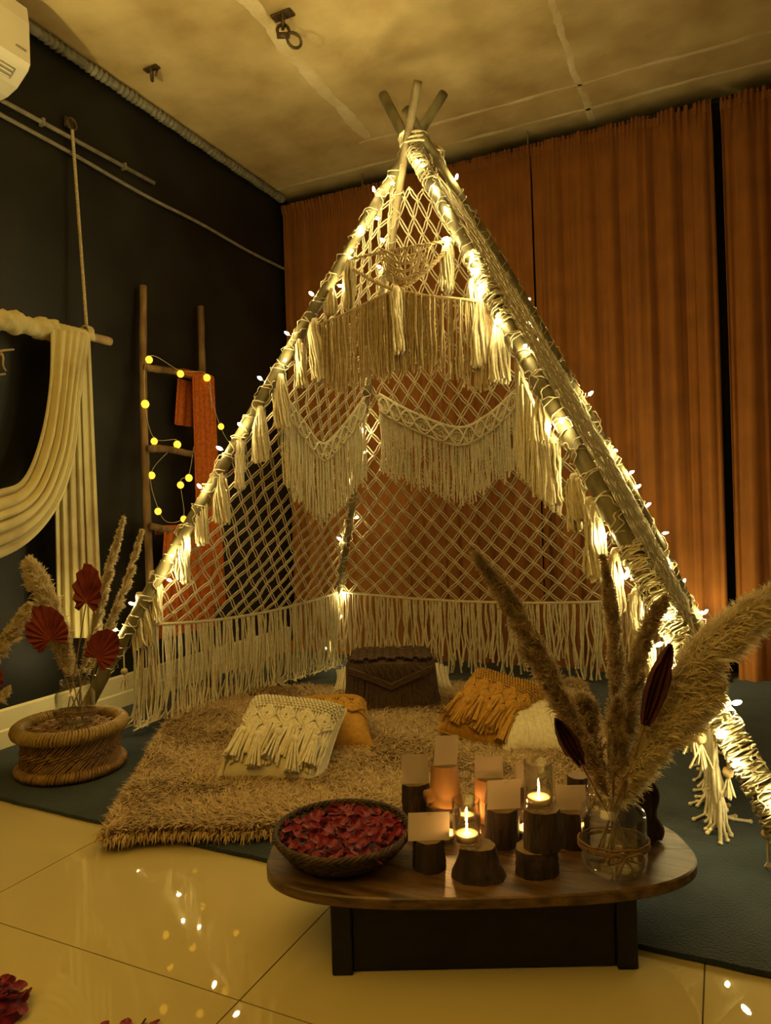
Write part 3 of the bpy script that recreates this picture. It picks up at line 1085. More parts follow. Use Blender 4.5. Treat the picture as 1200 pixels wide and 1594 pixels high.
RUNG = []
for k, (y1, y2) in enumerate(((572, 592), (699, 708), (821, 832), (945, 950))):
    a, b = on_rail(ra, rb, y1), on_rail(rc, rd, y2)
    d = nrm(b - a)
    o_ = np.array([.030, 0, 0])
    RUNG.append((a + o_, b + o_))
    limb(a - d * .02 + o_, b + d * .05 + o_, .019, .018, 10 + k).build('rung', M['ladder'], ladder)


def ribbon_cloth(c_top, c_bot, width_top, width_bot, axis, out, nf, amp, seed, n=60, nv=30):
    r = np.random.default_rng(seed)
    u = np.linspace(-.5, .5, n)
    ph = np.cumsum(np.abs(r.normal(1, .4, n)))
    ph = ph / ph[-1] * nf * 2 * np.pi
    P = np.zeros((n, nv, 3))
    for j, v in enumerate(np.linspace(0, 1, nv)):
        c = c_top * (1 - v) + c_bot * v
        w = width_top * (1 - v) + width_bot * v
        P[:, j] = c + axis * (u * w)[:, None] + out * (amp * (.5 + .5 * v) * np.sin(ph + v * .6))[:, None]
    return P


AXL = nrm(np.array([0, 1, 0.]))
OUT = np.array([1., 0, 0])
xf = -2.80
sc1 = thing('scarf', 'long orange scarf hung over the top ladder rung', 'scarf', on_x(320, 590, xf))
p0_, p1_ = RUNG[0]
xs = p1_[0] + .03
a, b = on_x(316, 582, xs), on_x(330, 945, xs + .05)
wL = abs(on_x(300, 600, xs)[1] - on_x(334, 600, xs)[1])
P = ribbon_cloth(a, b, wL, wL * 1.25, AXL, OUT, 5, .010, 4)
MB().sheet(P, .003).build('long_tail', M['orange_cloth'], sc1)
P = ribbon_cloth(on_x(289, 592, xs - .07), on_x(286, 663, xs - .07), wL * .7, wL * .85, AXL, OUT, 2.5, .008, 5, 40, 14)
MB().sheet(P, .003).build('short_tail', M['orange_cloth'], sc1)
# the fold that goes over the rung
g = np.array([[np.array([p1_[0] + .033 * math.cos(q), y, p1_[2] + .0 + .033 * math.sin(q)]) for q in np.linspace(-.3, 3.3, 10)]
              for y in np.linspace(a[1] - wL * .8, a[1] + wL * .5, 30)])
g[:, :, 0] += .003 * np.sin(np.arange(30) * 1.3)[:, None]
g[:, :, 2] += np.linspace(p0_[2] - p1_[2], 0, 30)[:, None] * .3
MB().sheet(g, .003).build('fold', M['orange_cloth'], sc1)
sc2 = thing('orange_cloth', 'bright orange cloth bunched over the lowest ladder rung', 'cloth', on_x(290, 830, xf))
xs2 = RUNG[2][1][0] + .03
w2 = abs(on_x(256, 830, xs2)[1] - on_x(322, 830, xs2)[1])
P = ribbon_cloth(on_x(289, 818, xs2), on_x(290, 985, xs2 + .06), w2, w2 * 1.35, AXL, OUT, 6, .016, 6)
MB().sheet(P, .003).build('drape', M['orange_cloth'], sc2)
p0_, p1_ = RUNG[2]
yc = on_x(289, 818, xs2)[1]
g = np.array([[np.array([p1_[0] + .034 * math.cos(q), y, (p0_[2] + p1_[2]) / 2 + .034 * math.sin(q)]) for q in np.linspace(-.5, 3.6, 10)]
              for y in np.linspace(yc - w2 * .5, yc + w2 * .5, 40)])
g[:, :, 0] += .004 * np.sin(np.arange(40) * 1.7)[:, None]
MB().sheet(g, .003).build('fold', M['orange_cloth'], sc2)

gl = thing('globe_light_string', 'string of small yellow globe lights draped on the ladder', 'string lights', (-2.75, 3.1, .9))
GM = MB().lathe([(.001, .016), (.008, .0145), (.0138, .008), (.016, 0), (.0138, -.008), (.008, -.0145), (.001, -.016)], 14)
gm_o = GM.build('globe', M['globe'], origin=(0, 0, 0)); gmesh = gm_o.data; bpy.data.objects.remove(gm_o)
GX = -2.76
gpx = [(330, 640), (322, 588), (281, 582), (232, 560), (226, 629), (240, 687), (276, 692), (236, 740), (246, 796), (262, 818), (286, 808), (281, 755), (294, 744), (302, 700)]
gp = [on_x(*p, GX + .0) for p in gpx]
MB().tubes(smooth_path([q + UP * .018 for q in gp], 160), .0016, 4).build('wire', M['wire'], gl)
MB().tubes(smooth_path([on_x(*p, GX) for p in ((324, 600), (338, 650), (352, 682), (368, 700))], 20), .0016, 4).build('wire', M['wire'], gl)
for p in gpx[1:9] + gpx[10:13] + [(344, 664), (270, 945), (258, 905)]:
    c = on_x(*p, GX)
    instance('globe', gmesh, c, None, random.uniform(1.15, 1.35), gl)
    MB().lathe([(.001, .024), (.006, .024), (.006, .013), (.001, .013)], 8, c).build('socket', M['grey_plastic'], gl)

# ------------------------------------------------------------------ hanging branch with cream drape
BX = -2.80
hk = on_x(112, 190, WX + .03)
th = thing('wall_hook', 'iron hook on the black wall carrying the hanging rope', 'hook', hk - UP * .06)
MB().box(hk + np.array([-.022, 0, .0]), (.014, .05, .05)).build('plate', M['iron'], th, smooth=False, bevel=.003)
ring(hk - UP * .01, .028, .006, (1, 0, 0)).build('eye', M['iron'], th)
re = on_x(135, 512, BX)
rp = MB()
tw = np.linspace(0, 260, 500)
t = np.linspace(0, 1, 500)[:, None]
cc = (hk - UP * .036) * (1 - t) + re * t
for k in range(2):
    rp.tubes(cc + np.stack([np.cos(tw + k * np.pi), np.sin(tw + k * np.pi), 0 * tw], 1) * .004, .0048, 5)
for k in range(4):
    q = ring(re - UP * .018 + np.array([0, (k - 1.5) * .009, 0]), .03, .005, (0, 1, 0))
    for vv, ff in zip(q.v, [q.f]):
        rp.add(vv, ff)
tag(rp.build('hanging_rope', M['rope']), 'thin twisted rope from wall hook down to the branch', 'rope')
ba, bb_ = on_x(-120, 470, BX), on_x(172, 533, BX)
tag(limb(ba, bb_, .024, .021, 5, 60, .006, 5).build('hanging_branch', M['driftwood']), 'bare wooden branch hanging by rope with cream drape', 'branch')


def branch_pt(px):
    t = np.linspace(0, 1, 400)
    p = ba[None] * (1 - t[:, None]) + bb_[None] * t[:, None]
    xs_ = np.array([proj(q)[0] for q in p])
    return p[np.abs(xs_ - px).argmin()]


dr = thing('drape', 'cream and tan cloth swagged over the hanging branch', 'drape', on_x(80, 700, BX) * [1, 1, 0] + UP * .35)
# wrapped part along the branch: turns of cloth
g = []
for x in np.linspace(-100, 84, 90):
    c = branch_pt(x)
    rr = .043 + .005 * math.sin(x * .09) + .003 * math.sin(x * .31 + 1)
    if 50 < x < 80: rr += .010 * math.sin((x - 50) / 30 * math.pi)
    row = []
    for q in np.linspace(0, 2 * np.pi, 20):
        e = rr * (1 + .10 * math.sin(2 * q + x * .21) + .06 * math.sin(5 * q + x * .33) + .03 * math.sin(x * .9))
        row.append(c + np.array([math.cos(q) * e, 0, math.sin(q) * e - .006]))
    g.append(row)
MB().grid(np.array(g)).build('wrap', M['drape'], dr)
# straight tail
nu, nv = 80, 36
r = np.random.default_rng(12)
ph = np.cumsum(np.abs(r.normal(1, 1.1, nu)) + .1); ph = ph / ph[-1] * 5.5 * 2 * np.pi
P = np.zeros((nu, nv, 3))
for j, v in enumerate(np.linspace(0, 1, nv)):
    l, rr = (86 + 4 * v - 6 * (1 - v)), (140 + 20 * v)
    y = 513 + 480 * v
    for i, u in enumerate(np.linspace(0, 1, nu)):
        P[i, j] = on_x(l + (rr - l) * u, y + 12 * u * (1 - v), BX + .02 + .014 * math.sin(ph[i] + .3 * v) * (.4 + .6 * v))
    if j == 0: P[:, 0, 2] -= .0
MB().sheet(P, .003).build('tail', M['drape'], dr)
# over the branch
g = []
for x in np.linspace(76, 141, 44):
    c = branch_pt(x)
    rr = .034 + .003 * math.sin(x * 1.1)
    g.append([c + np.array([math.cos(q) * rr, 0, math.sin(q) * rr]) for q in np.linspace(-.5, 3.4, 12)])
MB().sheet(np.array(g), .003).build('fold', M['drape'], dr)
# swag falling to the left
inner = smooth_path([on_x(x, y, BX + .05) for x, y in ((79, 512), (76, 600), (62, 680), (36, 745), (0, 764), (-60, 768), (-140, 700))], 50)
outer = smooth_path([on_x(x, y, BX + .09) for x, y in ((140, 522), (124, 620), (112, 720), (80, 800), (20, 856), (-60, 868), (-160, 780))], 50)
nu = 90
ph = np.cumsum(np.abs(r.normal(1, .9, nu)) + .15); ph = ph / ph[-1] * 5.5 * 2 * np.pi
P = np.zeros((nu, 50, 3))
for i, u in enumerate(np.linspace(0, 1, nu)):
    P[i] = inner * (1 - u) + outer * u
    am = .018 * np.clip(np.linspace(.25, 1.4, 50), 0, 1)
    P[i, :, 0] += am * math.sin(ph[i]) + .03 * math.sin(u * np.pi)
    P[i, :, 2] += am * .5 * math.cos(ph[i])
MB().sheet(P, .003).build('swag', M['drape'], dr)
# twig at the picture edge
tw_ = thing('dry_twig', 'dry forked twig on the black wall below the branch', 'twig', on_x(-20, 570, WX + .03))
for a, b in (((-60, 560), (20, 543)), ((-60, 540), (4, 551)), ((-60, 600), (8, 581)), ((0, 549), (9, 578))):
    limb(on_x(*a, WX + .05), on_x(*b, WX + .05), .006, .005, a[1], 12, .004, 1).build('shoot', M['driftwood'], tw_)


# ------------------------------------------------------------------ pampas and palm leaves
def plume(path, width, seed, label, cat='pampas stem', dens=1.0, mat='pampas', stem_to=None, group=None, hair=.0012, spread=1.0, name='pampas_stem', droop=.3):
    r = np.random.default_rng(seed)
    sp = smooth_path(path, 60)
    o = thing(name, label, cat, sp[0] if stem_to is None else stem_to, group)
    st = sp if stem_to is None else np.vstack([smooth_path([stem_to, sp[0], sp[6]], 14)[:-4], sp])
    MB().tubes(st, np.linspace(.0028, .001, len(st)), 6, True).build('stem', M['stem'], o)
    NBR = int(130 * dens)
    H = int(44 * min(1.6, dens ** .5))
    tb = np.sort(r.random(NBR)) ** .85
    prof = np.clip(np.sin(np.clip(tb * 1.02 + .03, 0, 1) ** .75 * np.pi) ** .65, .12, 1)
    i = (tb * 58).astype(int)
    c = sp[i]
    tan = sp[i + 1] - sp[i]
    tan /= np.linalg.norm(tan, axis=1, keepdims=True)
    rd = r.normal(0, 1, (NBR, 3))
    rd -= (rd * tan).sum(1)[:, None] * tan
    rd /= np.linalg.norm(rd, axis=1, keepdims=True)
    L = width * prof * r.uniform(.6, 1.05, NBR)
    # branches leave at a low angle and arch over
    K = 10
    B = np.zeros((NBR, K, 3))
    for k in range(K):
        f = k / (K - 1)
        B[:, k] = c + tan * (L * 1.5 * f)[:, None] + rd * (L * .62 * spread * f ** .8)[:, None] - UP * (L * droop * f ** 2)[:, None]
    m = MB()
    m.tubes(B, np.linspace(.0009, .0004, K), 3)
    # hairs along the branches
    bi = np.repeat(np.arange(NBR), H)
    f = r.uniform(.08, 1, NBR * H)
    k = np.minimum((f * (K - 1)).astype(int), K - 2)
    fr = (f * (K - 1) - k)[:, None]
    s = B[bi, k] * (1 - fr) + B[bi, k + 1] * fr
    d = B[bi, k + 1] - B[bi, k]
    d /= np.maximum(np.linalg.norm(d, axis=1, keepdims=True), 1e-9)
    e = d * .8 + r.normal(0, .42, s.shape)
    e /= np.linalg.norm(e, axis=1, keepdims=True)
    hl = (width * r.uniform(.16, .34, len(s)))[:, None]
    q = np.cross(e, r.normal(0, 1, s.shape))
    q /= np.maximum(np.linalg.norm(q, axis=1, keepdims=True), 1e-9)
    q *= hair
    V = np.stack([s - q * .6, s + q * .6, s + e * hl * .55 + q, s + e * hl - UP * hl * .15], 1).reshape(-1, 3)
    n = np.arange(len(s))[:, None] * 4
    m.add(V, n + np.array([[0, 1, 2, 3]]))
    stuff(m.build('plume', M[mat], o))
    return o


def fan_leaf(c, tip, size, label, stem_to, mat='palm_red', seed=1, nf=11, group=None, face=None, asp=1.0):
    """pleated palm spear: fan folded in accordion pleats, ragged pointed rim"""
    r = np.random.default_rng(seed)
    o = thing('palm_leaf', label, 'dried leaf', stem_to, group)
    ax = nrm(tip - c)
    face = -CF if face is None else np.asarray(face, float)
    sd = nrm(np.cross(ax, face))
    nn = np.cross(sd, ax)
    n = nf * 2 + 1
    R = 5
    g = np.zeros((n, R, 3))
    for i in range(n):
        a = (i / (n - 1) - .5) * 2 * 2.15
        # outline: heart / spade
        rad = size * (.50 + .50 * math.cos(a * .72) ** 2) * (1 if i % 2 else .96) * r.uniform(.96, 1.03)
        for j in range(R):
            q = j / (R - 1)
            fold = (.06 if i % 2 else -.06) * size * q
            g[i, j] = c + ax * (math.cos(a) * rad * q) + sd * (math.sin(a) * rad * q * .82 * asp) + nn * (fold + .1 * size * q * q * math.cos(a))
    MB().sheet(g, .0012).build('blade', M[mat], o, smooth=False)
    MB().tubes(smooth_path([c + ax * size * .1, c * .5 + stem_to * .5 + np.array([.004, 0, .004]), stem_to], 16), .0024, 6, True).build('stalk', M['stem'], o)
    return o


# ------------------------------------------------------------------ cane stool with jar and dried flowers
sc_ = on_z(112, 1196, .016)
dS = (sc_ - CAM) @ CF
R0 = 80 * dS / FPX
zt = on_plane(112, 1127, sc_, FWD)[2]
stool = thing('cane_stool', 'round bound cane stool carrying a jar of dried flowers', 'stool', (sc_[0], sc_[1], .016))
c0 = np.array([sc_[0], sc_[1], 0])


def wrapped_ring(z, R, rt, nwrap, name, mat):
    m = MB()
    a = np.arange(48) * 2 * np.pi / 48
    m.tubes(c0 + np.stack([np.cos(a) * R, np.sin(a) * R, np.full(48, z)], 1), rt, 10, closed=True)
    o = m.build(name, mat, stool)
    b = np.arange(10) * 2 * np.pi / 10
    W = MB()
    A = np.arange(nwrap) * 2 * np.pi / nwrap + rng.normal(0, .006, nwrap)
    rr = R + np.cos(b)[None] * (rt + .0035)
    dA = A[:, None] + .02 * np.sin(b)[None]
    p = np.stack([np.cos(dA) * rr, np.sin(dA) * rr, z + np.sin(b)[None] * (rt + .0035) + 0 * A[:, None]], -1) + c0
    W.tubes(p, .0062, 5, closed=True)
    stuff(W.build('binding', mat, o))


wrapped_ring(zt - .004, R0 * .94, .019, 110, 'top_ring', M['cane_ring'])
wrapped_ring(.016 + .022, R0 * .92, .013, 110, 'bottom_ring', M['cane'])
lat = MB()
nC = 78
zb_, zm_, zu_ = .045, (zt + .02) / 2, zt - .012
for (z0, z1, r0, r1, tw) in ((zb_, zm_, R0 * .91, R0 * .86, .42), (zm_, zu_, R0 * .86, R0 * .91, .42), (zb_, zu_, R0 * .85, R0 * .85, -.5)):
    A = np.arange(nC) * 2 * np.pi / nC + rng.normal(0, .01, nC)
    f = np.linspace(0, 1, 5)
    rr = r0 * (1 - f) + r1 * f
    aa = A[:, None] + tw * f[None]
    p = np.stack([np.cos(aa) * rr[None], np.sin(aa) * rr[None], np.broadcast_to(z0 * (1 - f) + z1 * f, aa.shape)], -1) + c0
    lat.tubes(p, .0045, 5)
stuff(lat.build('cane_lattice', M['cane'], stool))
wb_ = MB()
a = np.arange(120) * 2 * np.pi / 120
for k in range(3):
    rr = R0 * .87 + .006 * np.cos(a * 30 + k * 2.1)
    wb_.tubes(c0 + np.stack([np.cos(a) * rr, np.sin(a) * rr, zm_ + (k - 1) * .007 + .004 * np.sin(a * 30 + k * 2.1)], 1), .005, 5, closed=True)
wb_.build('waist_binding', M['cane'], stool)
st_ = MB()
zs = zt - .016
for k in range(17):
    q = (k - 8) / 8 * R0 * .84
    h = math.sqrt(max(0, (R0 * .86) ** 2 - q * q))
    x = np.linspace(-h, h, 50)
    wv = .004 * np.sin(x / .018 + (k % 2) * np.pi)
    st_.tubes(c0 + np.stack([x, np.full(50, q), zs + wv], 1), .0075, 5)
    st_.tubes(c0 + np.stack([np.full(50, q), x, zs - wv], 1), .0075, 5)
st_.build('woven_seat', M['cane'], stool)


def jar(c, r, h, label, twine_z=None, name='glass_jar'):
    t = thing(name, label, 'jar', c)
    prof = [(.001, .004), (r * .80, .0), (r * .96, .012), (r, .03), (r, h * .68), (r * .93, h * .76), (r * .76, h * .82), (r * .74, h * .84), (r * .79, h * .86), (r * .74, h * .885),
            (r * .79, h * .91), (r * .74, h * .935), (r * .78, h * .96), (r * .78, h), (r * .72, h), (r * .70, h * .84), (r * .90, h * .74), (r * .955, h * .66), (r * .955, .035), (r * .86, .016), (.001, .014)]
    MB().lathe(prof, 40, c).build('glass', M['glass'], t)
    b = MB()
    for k in range(7):
        a = k * 2 * np.pi / 7
        b.lathe([(.001, .006), (.010, .004), (.014, 0)], 10, c + np.array([math.cos(a) * r * .62, math.sin(a) * r * .62, .015]))
    b.build('base_dimples', M['glass'], t)
    if twine_z is not None:
        w = MB()
        a = np.arange(60) * 2 * np.pi / 60
        for k in range(6):
            z = twine_z + rng.normal(0, .005)
            w.tubes(c + np.stack([np.cos(a) * (r + .004), np.sin(a) * (r + .004), z + .008 * np.cos(a * 1 + rng.normal(1.0, .3)) + .001 * np.sin(a * 9 + k)], 1), .0026, 5, closed=True)
        q = c - FWD * (r + .008) + UP * twine_z
        for s in (-1, 1):
            w.tubes(smooth_path([q, q + LAT * s * .03 + UP * .012 - FWD * .01, q + LAT * s * .035 - UP * .012, q + LAT * s * .004 - UP * .004], 14), .0024, 5)
            w.tubes(smooth_path([q, q + LAT * s * .012 - UP * .02 - FWD * .006, q + LAT * s * .018 - UP * .04], 8), .0024, 5)
        w.build('twine', M['twine'], t)
    return t


jb = on_z(118, 1128, zs + .009)
dJ = (jb - CAM) @ CF
jr, jh = 29 * dJ / FPX, 70 * dJ / FPX
jar(jb, jr, jh, 'clear glass jar of dried flowers on the cane stool', jh * .30)
in_jar = lambda k: jb + UP * .022 + np.array([math.cos(k * 2.1), math.sin(k * 2.1), 0]) * jr * .5
D = lambda dd: (lambda p: at_depth(p[0], p[1], dJ + dd))
grpL = 'dried pampas stems beside the black wall'
plume([D(.0)(p) for p in ((112, 1055), (100, 1010), (80, 950), (62, 905), (46, 872))], .10, 71, 'fat fluffy cream pampas plume leaning left in the stool jar', dens=2.2, stem_to=in_jar(0), group=grpL, hair=.0018, spread=.75, mat='pampas')
plume([D(.08)(p) for p in ((126, 1050), (145, 980), (168, 890), (194, 800))], .060, 72, 'tall upright pampas stem in the stool jar, before the drape', dens=1.6, stem_to=in_jar(1), group=grpL, hair=.0016, spread=.6, mat='pampas')
plume([D(.04)(p) for p in ((134, 1052), (165, 985), (198, 900), (222, 822))], .055, 73, 'slim pampas stem in the stool jar leaning right to the ladder', dens=1.3, stem_to=in_jar(2), group=grpL, hair=.0016, spread=.6, mat='pampas')
plume([D(.10)(p) for p in ((124, 1058), (110, 1030), (104, 1000), (100, 965))], .05, 74, 'short brownish pampas tuft low in the stool jar', dens=1., stem_to=in_jar(3), group=grpL, hair=.0015, mat='pampas_dark')
gl_ = 'red palm leaves in the stool jar'
fan_leaf(D(-.08)((78, 996)), D(-.08)((62, 948)), 56 * dJ / FPX, 'broad round red pleated palm leaf at left of the stool jar', in_jar(4), seed=1, group=gl_, face=-CF + LAT * .15, nf=14)
fan_leaf(D(-.04)((134, 938)), D(-.04)((143, 880)), 62 * dJ / FPX, 'tall narrow red palm leaf standing highest above the stool jar', in_jar(5), seed=2, group=gl_, face=-CF - LAT * .2, nf=10, asp=.72)
fan_leaf(D(-.1)((150, 1024)), D(-.1)((180, 985)), 50 * dJ / FPX, 'wide red palm leaf leaning right over the stool jar', in_jar(6), seed=3, group=gl_, face=-CF + UP * .3, nf=13)

# neighbour bouquet, mostly outside the frame
nb = on_z(-120, 1240, .016)
jar(nb, .075, .3, 'glass jar of dried flowers just past the left picture edge')
dN = (nb - CAM) @ CF
plume([at_depth(x, y, dN) for x, y in ((-55, 1085), (-20, 1030), (15, 985), (44, 940))], .07, 75, 'pampas plume reaching in from the left picture edge', dens=1.6, stem_to=nb + UP * .02, group=grpL, hair=.0018, spread=.7)
plume([at_depth(x, y, dN) for x, y in ((-60, 1110), (-35, 1095), (-5, 1085), (14, 1070))], .04, 76, 'short pampas tip low at the left picture edge', dens=.8, stem_to=nb + UP * .02, group=grpL, hair=.0016)
fan_leaf(at_depth(-20, 1070, dN), at_depth(-2, 1030, dN), .09, 'red palm leaf tip showing at the left picture edge', nb + UP * .02, seed=4)

# ------------------------------------------------------------------ cushions
def frame_mat(x, y):
    x = nrm(x)
    z = nrm(np.cross(x, y))
    y = np.cross(z, x)
    return np.stack([x, y, z])     # rows: local axes in world


def pillow_surf(w, h, t):
    def S(u, v, side=1):
        u, v = np.asarray(u, float), np.asarray(v, float)
        k = ((1 - u ** 4) * (1 - v ** 4)).clip(0) ** .55
        pin = 1 - .05 * (np.abs(u) * (1 - v ** 2) * 0 + (1 - np.abs(u * v)))
        x = w / 2 * u * (1 - .05 * (1 - v ** 2) * np.abs(u) ** 3)
        y = h / 2 * v * (1 - .05 * (1 - u ** 2) * np.abs(v) ** 3)
        return np.stack([x, y, side * t / 2 * k], -1)
    return S


def cushion(name, label, centre, X, Y, w, h, t, mat_body, mat_cord, seed, tassels=5, fringe=True, cover=True, strands=70, drop=.16, group='macrame cushions on the rug'):
    r = np.random.default_rng(seed)
    A = frame_mat(X, Y)
    S = pillow_surf(w, h, t)
    W = lambda p: np.asarray(p) @ A + centre
    lo = W(S(np.array([-1, 1, -1, 1.]), np.array([-1, -1, 1, 1.])))
    o = thing(name, label, 'cushion', (centre[0], centre[1], max(.03, lo[:, 2].min())), group)
    n = 28
    U, V = np.meshgrid(np.sin(np.linspace(-np.pi / 2, np.pi / 2, n)), np.sin(np.linspace(-np.pi / 2, np.pi / 2, n)), indexing='ij')
    m = MB()
    m.grid(W(S(U, V, 1)))
    m.grid(W(S(U, V, -1))[::-1])
    m.build('body', mat_body, o)
    e = np.linspace(-1, 1, 40)
    pip = np.concatenate([S(e, -1 + 0 * e), S(1 + 0 * e, e), S(-e, 1 + 0 * e), S(-1 + 0 * e, -e)])
    MB().tubes(W(pip), .0045, 5, closed=True).build('piping', mat_cord, o)
    if not cover:
        return o
    up = lambda u, v, off: S(u, v, 1) + np.array([0, 0, off])
    c = MB()
    # close-knotted rows along the upper edge
    for row in range(8):
        v = .97 - row * .075
        nn = 26
        for k in range(nn):
            u0 = -1 + 2 * (k + .5 * (row % 2)) / nn
            if u0 + 2 / nn > 1: continue
            uu = np.array([u0 + .005, u0 + 1 / nn, u0 + 2 / nn - .005])
            c.tubes(W(up(uu * .97, np.array([v - .02, v + .025, v - .02]), .006)), .0062, 4)
    # concentric diamonds
    nd = 5
    for rowk, (vc, hh, off) in enumerate(((.22, .22, 0), (-.04, .16, .5))):
        for k in range(nd if not off else nd - 1):
            uc = -1 + 2 * (k + .5 + off) / nd
            for sc2_ in (1, .66, .34):
                a = np.arange(17) / 16 * 4
                du = np.interp(a, [0, 1, 2, 3, 4], [0, 1, 0, -1, 0]) * sc2_ * .9 / nd
                dv = np.interp(a, [0, 1, 2, 3, 4], [1, 0, -1, 0, 1]) * sc2_ * hh
                c.tubes(W(up((uc + du) * .97, vc + dv, .009)), .0070, 4)
    # filling cords under the diamonds
    for k in range(34):
        u = (-1 + 2 * (k + .5) / 34) * .97
        c.tubes(W(up(np.full(8, u), np.linspace(.45, -.12, 8), .002)), .0055, 4)
    stuff(c.build('macrame_cover', mat_cord, o))
    f = MB()
    if fringe:
        P = []
        for k in range(strands):
            u = (-1 + 2 * (k + .5) / strands) * .97
            v0 = -.05 - .18 * abs(math.sin((u + 1) * nd / 2 * np.pi)) * .6
            L = drop * r.uniform(.75, 1.1) + .5 * 0
            vv = np.linspace(v0, -1.0, 7)
            uu = u + r.normal(0, .02, 7).cumsum() * .5 + (vv - v0) * .06
            q = W(up(np.clip(uu, -1, 1), vv, .010))
            q[:, 2] += r.uniform(0, .01)
            end = q[-1]
            tail = [end + A[1] * (-.012 * j) - UP * (.02 * j) for j in (1, 2)]
            q = np.vstack([q[:max(3, int(7 * L / drop * .92))]])
            if len(q) < 7: q = np.vstack([q, np.repeat(q[-1:], 7 - len(q), 0) + np.arange(1, 8 - len(q))[:, None] * np.array([0, 0, -.0015])])
            q[:, 2] = np.maximum(q[:, 2], .045)
            P.append(q)
        f.tubes(np.array(P), .0055, 4)
        stuff(f.build('fringe', mat_cord, o))
    for k in range(tassels):
        u = (-1 + 2 * (k + .5) / tassels) * .9
        v = -.28 - .12 * (k % 2)
        a = W(up(u, v, .022))
        b = W(up(u + r.normal(0, .06), max(-1, v - .55), .03))
        d = nrm(a - b)
        N = 26
        tt_ = MB()
        th_ = r.uniform(0, 6.28, N); q = np.sqrt(r.random(N))
        Rb = basis(d)
        Pq = np.zeros((N, 4, 3))
        for j in range(4):
            ff = j / 3
            sp = .010 + .020 * ff
            Pq[:, j] = a * (1 - ff) + b * ff + (np.cos(th_) * q * sp)[:, None] * Rb[:, 0] + (np.sin(th_) * q * sp)[:, None] * Rb[:, 1]
            Pq[:, j, 2] = np.maximum(Pq[:, j, 2], .045)
        tt_.tubes(Pq, .0042, 4)
        tt_.lathe([(.001, .02), (.012, .016), (.016, 0), (.011, -.016), (.001, -.018)], 10, a, Rb)
        tt_.build('tassel', mat_cord, o)
    return o


# cream cushion, tilted up on the mustard one behind it
bl, br = on_z(326, 1204, .055), on_z(488, 1222, .055)
dT = (bl - CAM) @ CF + .27
tl, tr_ = at_depth(410, 1084, dT), at_depth(541, 1104, dT + .03)
cc = (bl + br + tl + tr_) / 4
cushion('cushion', 'cream macrame cushion with tassels tilted toward the camera', cc - UP * .015, (br - bl) + (tr_ - tl), (tl - bl) + (tr_ - br),
        np.linalg.norm((br - bl) + (tr_ - tl)) / 2 * 1.05, np.linalg.norm((tl - bl) + (tr_ - br)) / 2 * 1.04, .17, M['canvas'], M['cream'], 81, 5)
q = on_z(528, 1150, .10)
cushion('cushion', 'mustard cushion tucked behind the cream tasselled one', q + FWD * .17 + UP * .005 - LAT * .055, LAT + FWD * .10, FWD * .95 + UP * .22 + LAT * .1, .34, .36, .15, M['mustard'], M['mustard'], 82, 0, False)
# mustard cushion leaning to the right
bl, br = on_z(682, 1140, .06), on_z(792, 1172, .06)
dT = (bl + br) @ CF / 2 - CAM @ CF + .24
tl, tr_ = at_depth(752, 1040, dT + .03), at_depth(842, 1083, dT)
cc = (bl + br + tl + tr_) / 4
cushion('cushion', 'mustard macrame cushion with tassels leaning on a pale corded cushion', cc, (br - bl) + (tr_ - tl), (tl - bl) + (tr_ - br),
        np.linalg.norm((br - bl) + (tr_ - tl)) / 2 * 1.1, np.linalg.norm((tl - bl) + (tr_ - br)) / 2 * 1.04, .15, M['mustard'], M['mustard'], 83, 6)


def corded_cushion(label, c, X, Y, w, h, t, seed):
    """pale cushion covered in loose parallel cords"""
    r = np.random.default_rng(seed)
    A = frame_mat(X, Y)
    S = pillow_surf(w, h, t)
    o = thing('cushion', label, 'cushion', (c[0], c[1], .03), 'macrame cushions on the rug')
    n = 24
    U, V = np.meshgrid(np.sin(np.linspace(-np.pi / 2, np.pi / 2, n)), np.sin(np.linspace(-np.pi / 2, np.pi / 2, n)), indexing='ij')
    m = MB(); m.grid(S(U, V, 1) @ A + c); m.grid((S(U, V, -1) @ A + c)[::-1]); m.build('body', M['canvas'], o)
    P = []
    for k in range(46):
        u = -1 + 2 * (k + .5) / 46
        vv = np.sin(np.linspace(-1.5, 1.5, 12))
        uu = np.clip(u + r.normal(0, .012, 12).cumsum() * .4, -.99, .99)
        P.append((S(uu, vv, 1) + np.array([0, 0, .004])) @ A + c)
    stuff(MB().tubes(np.array(P), .0068, 4).build('cord_cover', M['cream'], o))
    return o


q = on_z(838, 1158, .09)
corded_cushion('pale corded cushion lying behind the mustard tasselled cushion', q + FWD * .18 + LAT * .01, LAT + UP * -.12, FWD + UP * .35, .27, .33, .14, 84)
q = on_z(612, 1080, .07)
corded_cushion('pale corded cushion peeping out behind the brown pouf', q + FWD * .27, LAT, FWD + UP * .2, .64, .30, .14, 85)

# brown pouf
pc = on_z(610, 1092, .045)
dP = (pc - CAM) @ CF
hw = 66 * dP / FPX
ztp = on_plane(610, 1022, pc, FWD)[2]
pouf = thing('pouf', 'dark brown fringed pouf at the middle of the rug', 'pouf', pc * [1, 1, 0] + UP * .04)


def sq(a, p=4.0):
    return (np.abs(np.cos(a)) ** p + np.abs(np.sin(a)) ** p) ** (-1 / p)


def pouf_pt(a, rr, z):
    k = sq(a) * rr
    return pc * [1, 1, 0] + LAT * (np.cos(a) * k * hw)[..., None] + FWD * (np.sin(a) * k * hw * .8)[..., None] + UP * z[..., None]


